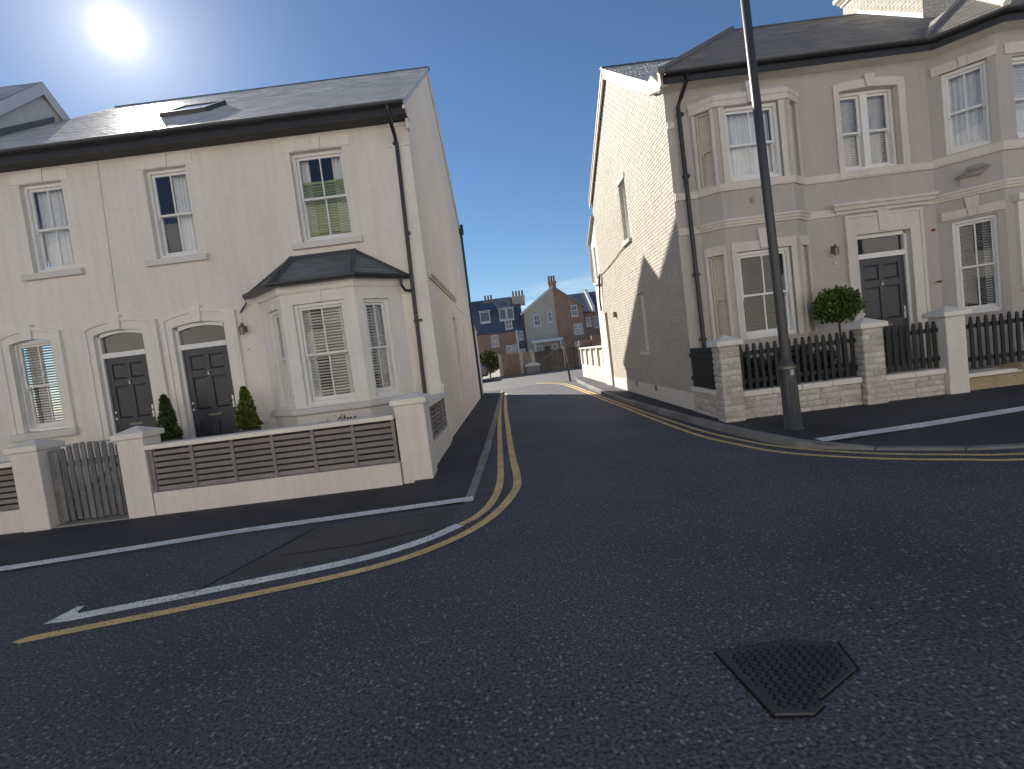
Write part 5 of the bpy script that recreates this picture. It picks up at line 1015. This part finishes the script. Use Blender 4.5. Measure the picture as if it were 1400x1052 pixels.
for i in range(1, 26): inst(k0, 'board', tf, (i * .166, random.uniform(-.01, .01), random.uniform(-.02, .02)))
for z_ in (.4, 1.3): MB().wbox(1.75, 6.1, 38.335, 38.4, z_, z_ + .1).build('rail', TIMB, tf)
for x in (3.9, 5.0): MB().wbox(x, x + .1, 38.22, 38.3, 0, 1.75).build('post', PEBBLE, tf)
rb = thing('red_brick_wall', 'stepped red brick wall across the street, right of the timber fence', 'garden wall', (7, 38.4, 0))
MB().wbox(6.15, 7.2, 38.3, 38.6, 0, 2.2).build('wall', BRICKR, rb); MB().wbox(7.2, 9.5, 38.3, 38.6, 0, 2.65).build('wall', BRICKR, rb); MB().wbox(5.2, 6.15, 38.5, 38.8, 0, 2.05).build('wall', BRICKR, rb)
for a, b, z_ in ((6.12, 7.2, 2.2), (7.2, 9.5, 2.65)): MB().wbox(a, b, 38.25, 38.65, z_, z_ + .08).build('coping', CONC, rb)
gb = thing('grit_bin', 'pale grit bin with rounded lid on the far pavement', 'bin', (1.5, 37.7, .11))
MB().add([(1.0, 37.45, .11), (2.0, 37.45, .11), (2.0, 38.0, .11), (1.0, 38.0, .11), (.95, 37.4, .6), (2.05, 37.4, .6), (2.05, 38.05, .6), (.95, 38.05, .6)], [(3, 2, 1, 0), (0, 1, 5, 4), (1, 2, 6, 5), (2, 3, 7, 6), (3, 0, 4, 7), (4, 5, 6, 7)]).build('body', CONC, gb, bevel=.05)
MB().prism(FRONT(37.38), [(.92, .6), (2.08, .6), (2.02, .74), (1.75, .86), (1.25, .86), (.98, .74)], -.7, 0).build('lid', COPE, gb, bevel=.03)
hr = thing('handrail', 'thin pale handrail sloping up in front of the timber fence', 'handrail', (2.6, 38.1, .1)); MB().tube([(2.15, 38.05, .85), (3.5, 38.05, 1.65)], .035, 6).build('rail', CONC, hr)
for x, z_ in ((2.2, .88), (3.45, 1.62)): MB().tube([(x, 38.05, .1), (x, 38.05, z_)], .025, 6).build('post', CONC, hr)
sb = thing('street_shrub', 'leafy green shrub beside the parked car across the street', 'shrub', (-1.7, 38.6, 0))
MB().tube([(-1.7, 38.6, 0), (-1.7, 38.6, 1.2)], .06, 6, .02).build('trunk', BARK, sb)
leaves(lambda: (lambda o, r: ((-1.8 + 1.0 * r * o.x, 38.7 + .4 * r * o.y, 1.25 + .8 * r * o.z), o))(Vector((random.gauss(0, 1), random.gauss(0, 1), random.gauss(0, 1))).normalized(), random.random() ** .4), 1500, .2, LEAF2, sb)
# parked car, mostly hidden behind the left house
ca = thing('parked_car', 'dark parked car half hidden behind the left house across the street', 'car', (-3.9, 36.0, 0)); FCa = FRONT(35.25)
prof = [(-6.0, .35), (-5.95, .75), (-5.1, .92), (-4.4, 1.38), (-3.0, 1.45), (-2.1, 1.36), (-1.75, .98), (-1.68, .7), (-1.72, .35)]
MB().prism(FCa, prof, -1.7, 0).build('body', CARP, ca, bevel=.09)
MB().prism(FCa, [(-4.95, .93), (-4.35, 1.32), (-3.5, 1.36), (-3.5, .93)], .002, .012).build('side_window', GLASSD, ca); MB().prism(FCa, [(-3.42, .93), (-3.42, 1.36), (-2.2, 1.30), (-1.95, .95)], .002, .012).build('side_window', GLASSD, ca)
MB().add([(-1.74, 35.35, 1.0), (-1.74, 36.85, 1.0), (-2.03, 36.75, 1.33), (-2.03, 35.45, 1.33), (-1.78, 35.35, 1.0), (-1.78, 36.85, 1.0), (-2.07, 36.75, 1.33), (-2.07, 35.45, 1.33)], [(0, 1, 2, 3), (4, 0, 3, 7), (5, 6, 2, 1), (2, 6, 7, 3)]).build('rear_window', GLASSD, ca)
for y_ in (35.3, 36.65): MB().wbox(-1.72, -1.64, y_, y_ + .22, .72, .92).build('tail_light', REDL, ca, bevel=.02)
for x in (-5.2, -2.5):
    for y_ in (35.22, 36.75):
        q = MB().tube([(x, y_, .32), (x, y_ + .22, .32)], .32, 20).build('wheel', RUB, ca); MB().tube([(x, y_ - .012, .32), (x, y_ + .02, .32)], .2, 16).build('rim', ALLOY, q)

# ---- houses across the street, about 70 m away
YH = 70.0
def far_window(F, u0, u1, z0, z1, parent, bars=1, mt=WHITE):
    b = MB(); t = .12; b.box(F, u0, u0 + t, z0, z1, -.02, .08); b.box(F, u1 - t, u1, z0, z1, -.02, .08); b.box(F, u0 + t, u1 - t, z1 - t, z1, -.02, .08); b.box(F, u0 - .05, u1 + .05, z0 - .08, z0 + t, -.02, .12)
    zm = (z0 + z1) / 2; b.box(F, u0 + t, u1 - t, zm - .04, zm + .04, -.02, .06)
    for i in range(bars): c = u0 + (u1 - u0) * (i + 1) / (bars + 1); b.box(F, c - .03, c + .03, z0 + t, z1 - t, -.02, .07)
    o = b.build('window', mt, parent); MB().box(F, u0 + t, u1 - t, z0 + t, z1 - t, -.01, .02).build('pane', GLASSD2, o); return o
GLASSD2 = mat('far_window_glass', (.06, .08, .11), .08, .02, spec=.9)
def far_chimney(parent, x0, x1, y0, y1, z0, z1, n, mt):
    c = MB().wbox(x0, x1, y0, y1, z0, z1).build('chimney', mt, parent); MB().wbox(x0 - .1, x1 + .1, y0 - .1, y1 + .1, z1 - .25, z1).build('chimney_cap', mt, c)
    for i in range(n): MB().lathe((x0 + (x1 - x0) * (i + .5) / n, (y0 + y1) / 2, z1), [(0, 0), (.16, 0), (.13, .2), (.13, .75), (.17, .8), (0, .8)], 10).build('chimney_pot', POTT, c)
hM = thing('gabled_house', 'gabled house across the street, left half pebble-rendered, right half red brick', 'house', (6.4, 75, 0)); FM = FRONT(YH)
MB().poly([FM.p(2.24, 0), FM.p(6.75, 0), FM.p(6.75, 10.05), FM.p(2.24, 7.2)]).add([(2.24, YH, 0), (2.24, 82, 0), (2.24, 82, 7.2), (2.24, YH, 7.2)], [(0, 1, 2, 3)]).build('rendered_wall', PEBBLE, hM)
MB().poly([FM.p(6.75, 0), FM.p(10.5, 0), FM.p(10.5, 7.2), FM.p(6.75, 10.05)]).add([(10.5, YH, 0), (10.5, 82, 0), (10.5, 82, 7.2), (10.5, YH, 7.2)], [(0, 1, 2, 3)]).build('brick_wall', BRICKR, hM)
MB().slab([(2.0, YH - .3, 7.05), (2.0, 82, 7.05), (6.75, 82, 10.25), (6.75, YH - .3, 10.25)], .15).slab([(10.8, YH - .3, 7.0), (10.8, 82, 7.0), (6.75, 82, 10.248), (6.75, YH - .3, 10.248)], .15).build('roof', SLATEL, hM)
v_ = MB(); v_.prism(FM, [(2.0, 6.75), (2.0, 7.08), (6.75, 10.28), (6.75, 9.95)], .2, .32); v_.build('bargeboard', WHITE, hM)
far_chimney(hM, 6.3, 7.3, YH + .3, YH + 1.2, 9.3, 10.85, 3, BRICKR)
far_window(FM, 3.7, 4.6, 5.1, 6.6, hM); far_window(FM, 5.65, 6.25, 5.4, 6.8, hM, 0); far_window(FM, 8.9, 9.75, 5.75, 7.3, hM); far_window(FM, 9.0, 9.55, 3.3, 4.75, hM, 0); far_window(FM, 9.6, 10.2, 3.3, 4.75, hM, 0)
po = MB(); po.wbox(3.2, 7.0, YH - 1.4, YH, 2.75, 3.0); po.wbox(3.0, 7.2, YH - 1.6, YH - 1.4, 2.8, 3.15); po.build('porch_roof', WHITE, hM)
for x in (3.3, 6.8): MB().wbox(x, x + .2, YH - 1.4, YH - 1.2, 0, 2.75).build('porch_post', WHITE, hM)
MB().box(FM, 4.7, 5.5, 0, 2.2, 0, .05).build('door', CHAR, hM); far_window(FM, 3.5, 4.4, 1.0, 2.4, hM); far_window(FM, 5.8, 6.5, 1.0, 2.4, hM, 0)
MB().wbox(6.7, 10.5, YH - .12, YH, 2.75, 2.95).build('string_course', BRICKO, hM); far_window(FM, 8.9, 9.6, .9, 2.3, hM, 0)
MB().tube([FM.p(2.32, .0, .1), FM.p(2.32, 7.0, .1)], .09, 6).build('downpipe', GUTTER, hM)

hLf = thing('slate_hung_house', 'blue slate-roofed house with white dormers across the street, left of the gabled house', 'house', (-1, 75, 0)); YL = 71.0; FLh = FRONT(YL)
MB().wall(FLh, -8, 2.2, 0, 5.0, [], .1).add([(2.2, YL, 0), (2.2, 80, 0), (2.2, 80, 5), (2.2, YL, 5)], [(0, 1, 2, 3)]).build('brick_wall', BRICKR, hLf)
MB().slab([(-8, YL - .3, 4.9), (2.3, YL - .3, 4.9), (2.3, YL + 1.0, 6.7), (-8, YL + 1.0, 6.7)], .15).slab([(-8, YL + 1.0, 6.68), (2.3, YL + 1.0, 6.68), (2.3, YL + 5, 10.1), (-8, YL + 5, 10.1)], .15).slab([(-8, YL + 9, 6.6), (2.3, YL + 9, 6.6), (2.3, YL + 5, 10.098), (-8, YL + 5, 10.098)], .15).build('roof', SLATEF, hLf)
MB().slab([(-.2, YL + 1.2, 6.9), (.9, YL + 1.2, 6.9), (.9, YL + 4.9, 10.12), (-2.0, YL + 4.9, 10.12)], .05).build('painted_sun_slope', SLATEL, hLf)  # paler slate colour paints sunlight onto this part of the roof
for (a, b, zt) in ((-3.6, -2.2, 8.1), (-.9, 1.15, 8.2)):
    dmr = MB(); dmr.wbox(a, b, YL + .7, YL + 3.5, 6.4, zt); dmo = dmr.build('dormer', WHITE, hLf); Fd = FRONT(YL + .7)
    MB().slab([(a - .15, YL + .5, zt + .02), (b + .15, YL + .5, zt + .02), (b + .15, YL + 3.6, zt + .35), (a - .15, YL + 3.6, zt + .35)], .12).build('dormer_roof', SLATEL, dmo)
    nn_ = 2 if b - a > 1.6 else 1
    for i in range(nn_):
        c0 = a + (b - a) * i / nn_ + .12; c1 = a + (b - a) * (i + 1) / nn_ - .12; MB().box(Fd, c0, c1, 6.7, zt - .2, 0, .03).build('pane', GLASSD2, dmo)
MB().prism(FRONT(YL + .6), [(-2.0, 6.7), (1.3, 6.7), (1.3, 8.3), (-.3, 9.6)], -3, -2.9).build('gablet', SLATEF, hLf)
far_window(FRONT(YL - .05), -.25, .75, 5.2, 6.5, hLf); far_window(FLh, -2.4, -1.4, 3.0, 4.6, hLf); far_window(FLh, -.5, .35, 1.4, 3.0, hLf, 0); far_window(FLh, .4, 1.0, 1.4, 3.0, hLf, 0)
bwn = MB(); bwn.wbox(1.05, 1.35, YL - .5, YL, 0, 4.9); bwn.build('white_pilaster', WHITE, hLf); far_window(FRONT(YL - .1), 1.45, 2.1, 3.5, 4.8, hLf); far_window(FRONT(YL - .1), 1.4, 2.15, 1.4, 2.3, hLf, 0)
MB().wbox(1.36, 2.2, YL - .08, YL - .02, 2.3, 4.9).build('slate_hung_panel', SLATEF, hLf)
far_chimney(hLf, 1.2, 3.0, YL + 3.5, YL + 4.6, 8.6, 9.95, 4, PEBBLE); far_chimney(hLf, -2.9, -1.6, YL + 4.4, YL + 5.4, 9.2, 9.9, 3, BRICKR)

hRf = thing('dark_slate_terrace', 'brick terrace with dark slate roof across the street behind the right gable', 'house', (15, 80, 0)); YT = 74.0; FT = FRONT(YT)
MB().wall(FT, 10.6, 30, 0, 6.6, [], .1).build('brick_wall', BRICKR, hRf)
MB().slab([(8.4, YT - .3, 6.4), (30, YT - .3, 6.4), (30, YT + 5, 9.7), (8.4, YT + 5, 9.7)], .15).slab([(8.4, YT + 10, 6.4), (30, YT + 10, 6.4), (30, YT + 5, 9.698), (8.4, YT + 5, 9.698)], .15).build('roof', SLATEF, hRf)
MB().prism(SIDE_L(12.4), [(YT - .4, 6.3), (YT - .4, 6.9), (YT + 5, 10.2), (YT + 5, 9.6)], -.4, 0).build('party_parapet', WHITE, hRf)
far_window(FT, 12.2, 13.1, 4.0, 5.7, hRf); far_window(FT, 14.6, 15.5, 4.0, 5.7, hRf)
MB().wbox(10.6, 12.0, YT - 2.2, YT - .02, 0, 6.0).build('brick_outshot', BRICKR, hRf); far_window(FRONT(YT - 2.2), 11.0, 11.7, 4.2, 5.5, hRf, 0)

# ================================================================== THE STREET BEHIND THE CAMERA (mirrored in the windows)
MB().wbox(-60, 60, -8.2, -5.0, -.2, .1).build('opposite_pavement', CONC, kind='structure')
ho_ = thing('opposite_terrace', 'white rendered three-storey terrace on the opposite side of the street, mirrored in the windows', 'house', (0, -12, 0))
OPW = mat('white_render', (.80, .77, .71), .85, .05, .6, .03, 14)
FO = Fr((0, -7.6, 0), (-1, 0, 0), (0, 1, 0)); hol = []
for i in range(12):
    for z_ in (1.0, 4.0, 7.0): hol.append((-23 + i * 4, -22 + i * 4, z_, z_ + 1.6))
MB().wall(FO, -26, 26, 0, 9.2, hol, .15).build('wall', OPW, ho_)
for q in hol: MB().box(FO, q[0], q[1], q[2], q[3], -.2, -.1).build('window', GLASSD2, ho_)
MB().slab([(-26, -7.3, 9.1), (26, -7.3, 9.1), (26, -12, 12), (-26, -12, 12)], .15).slab([(-26, -17, 9.1), (26, -17, 9.1), (26, -12, 11.998), (-26, -12, 11.998)], .15).build('roof', SLATE, ho_)
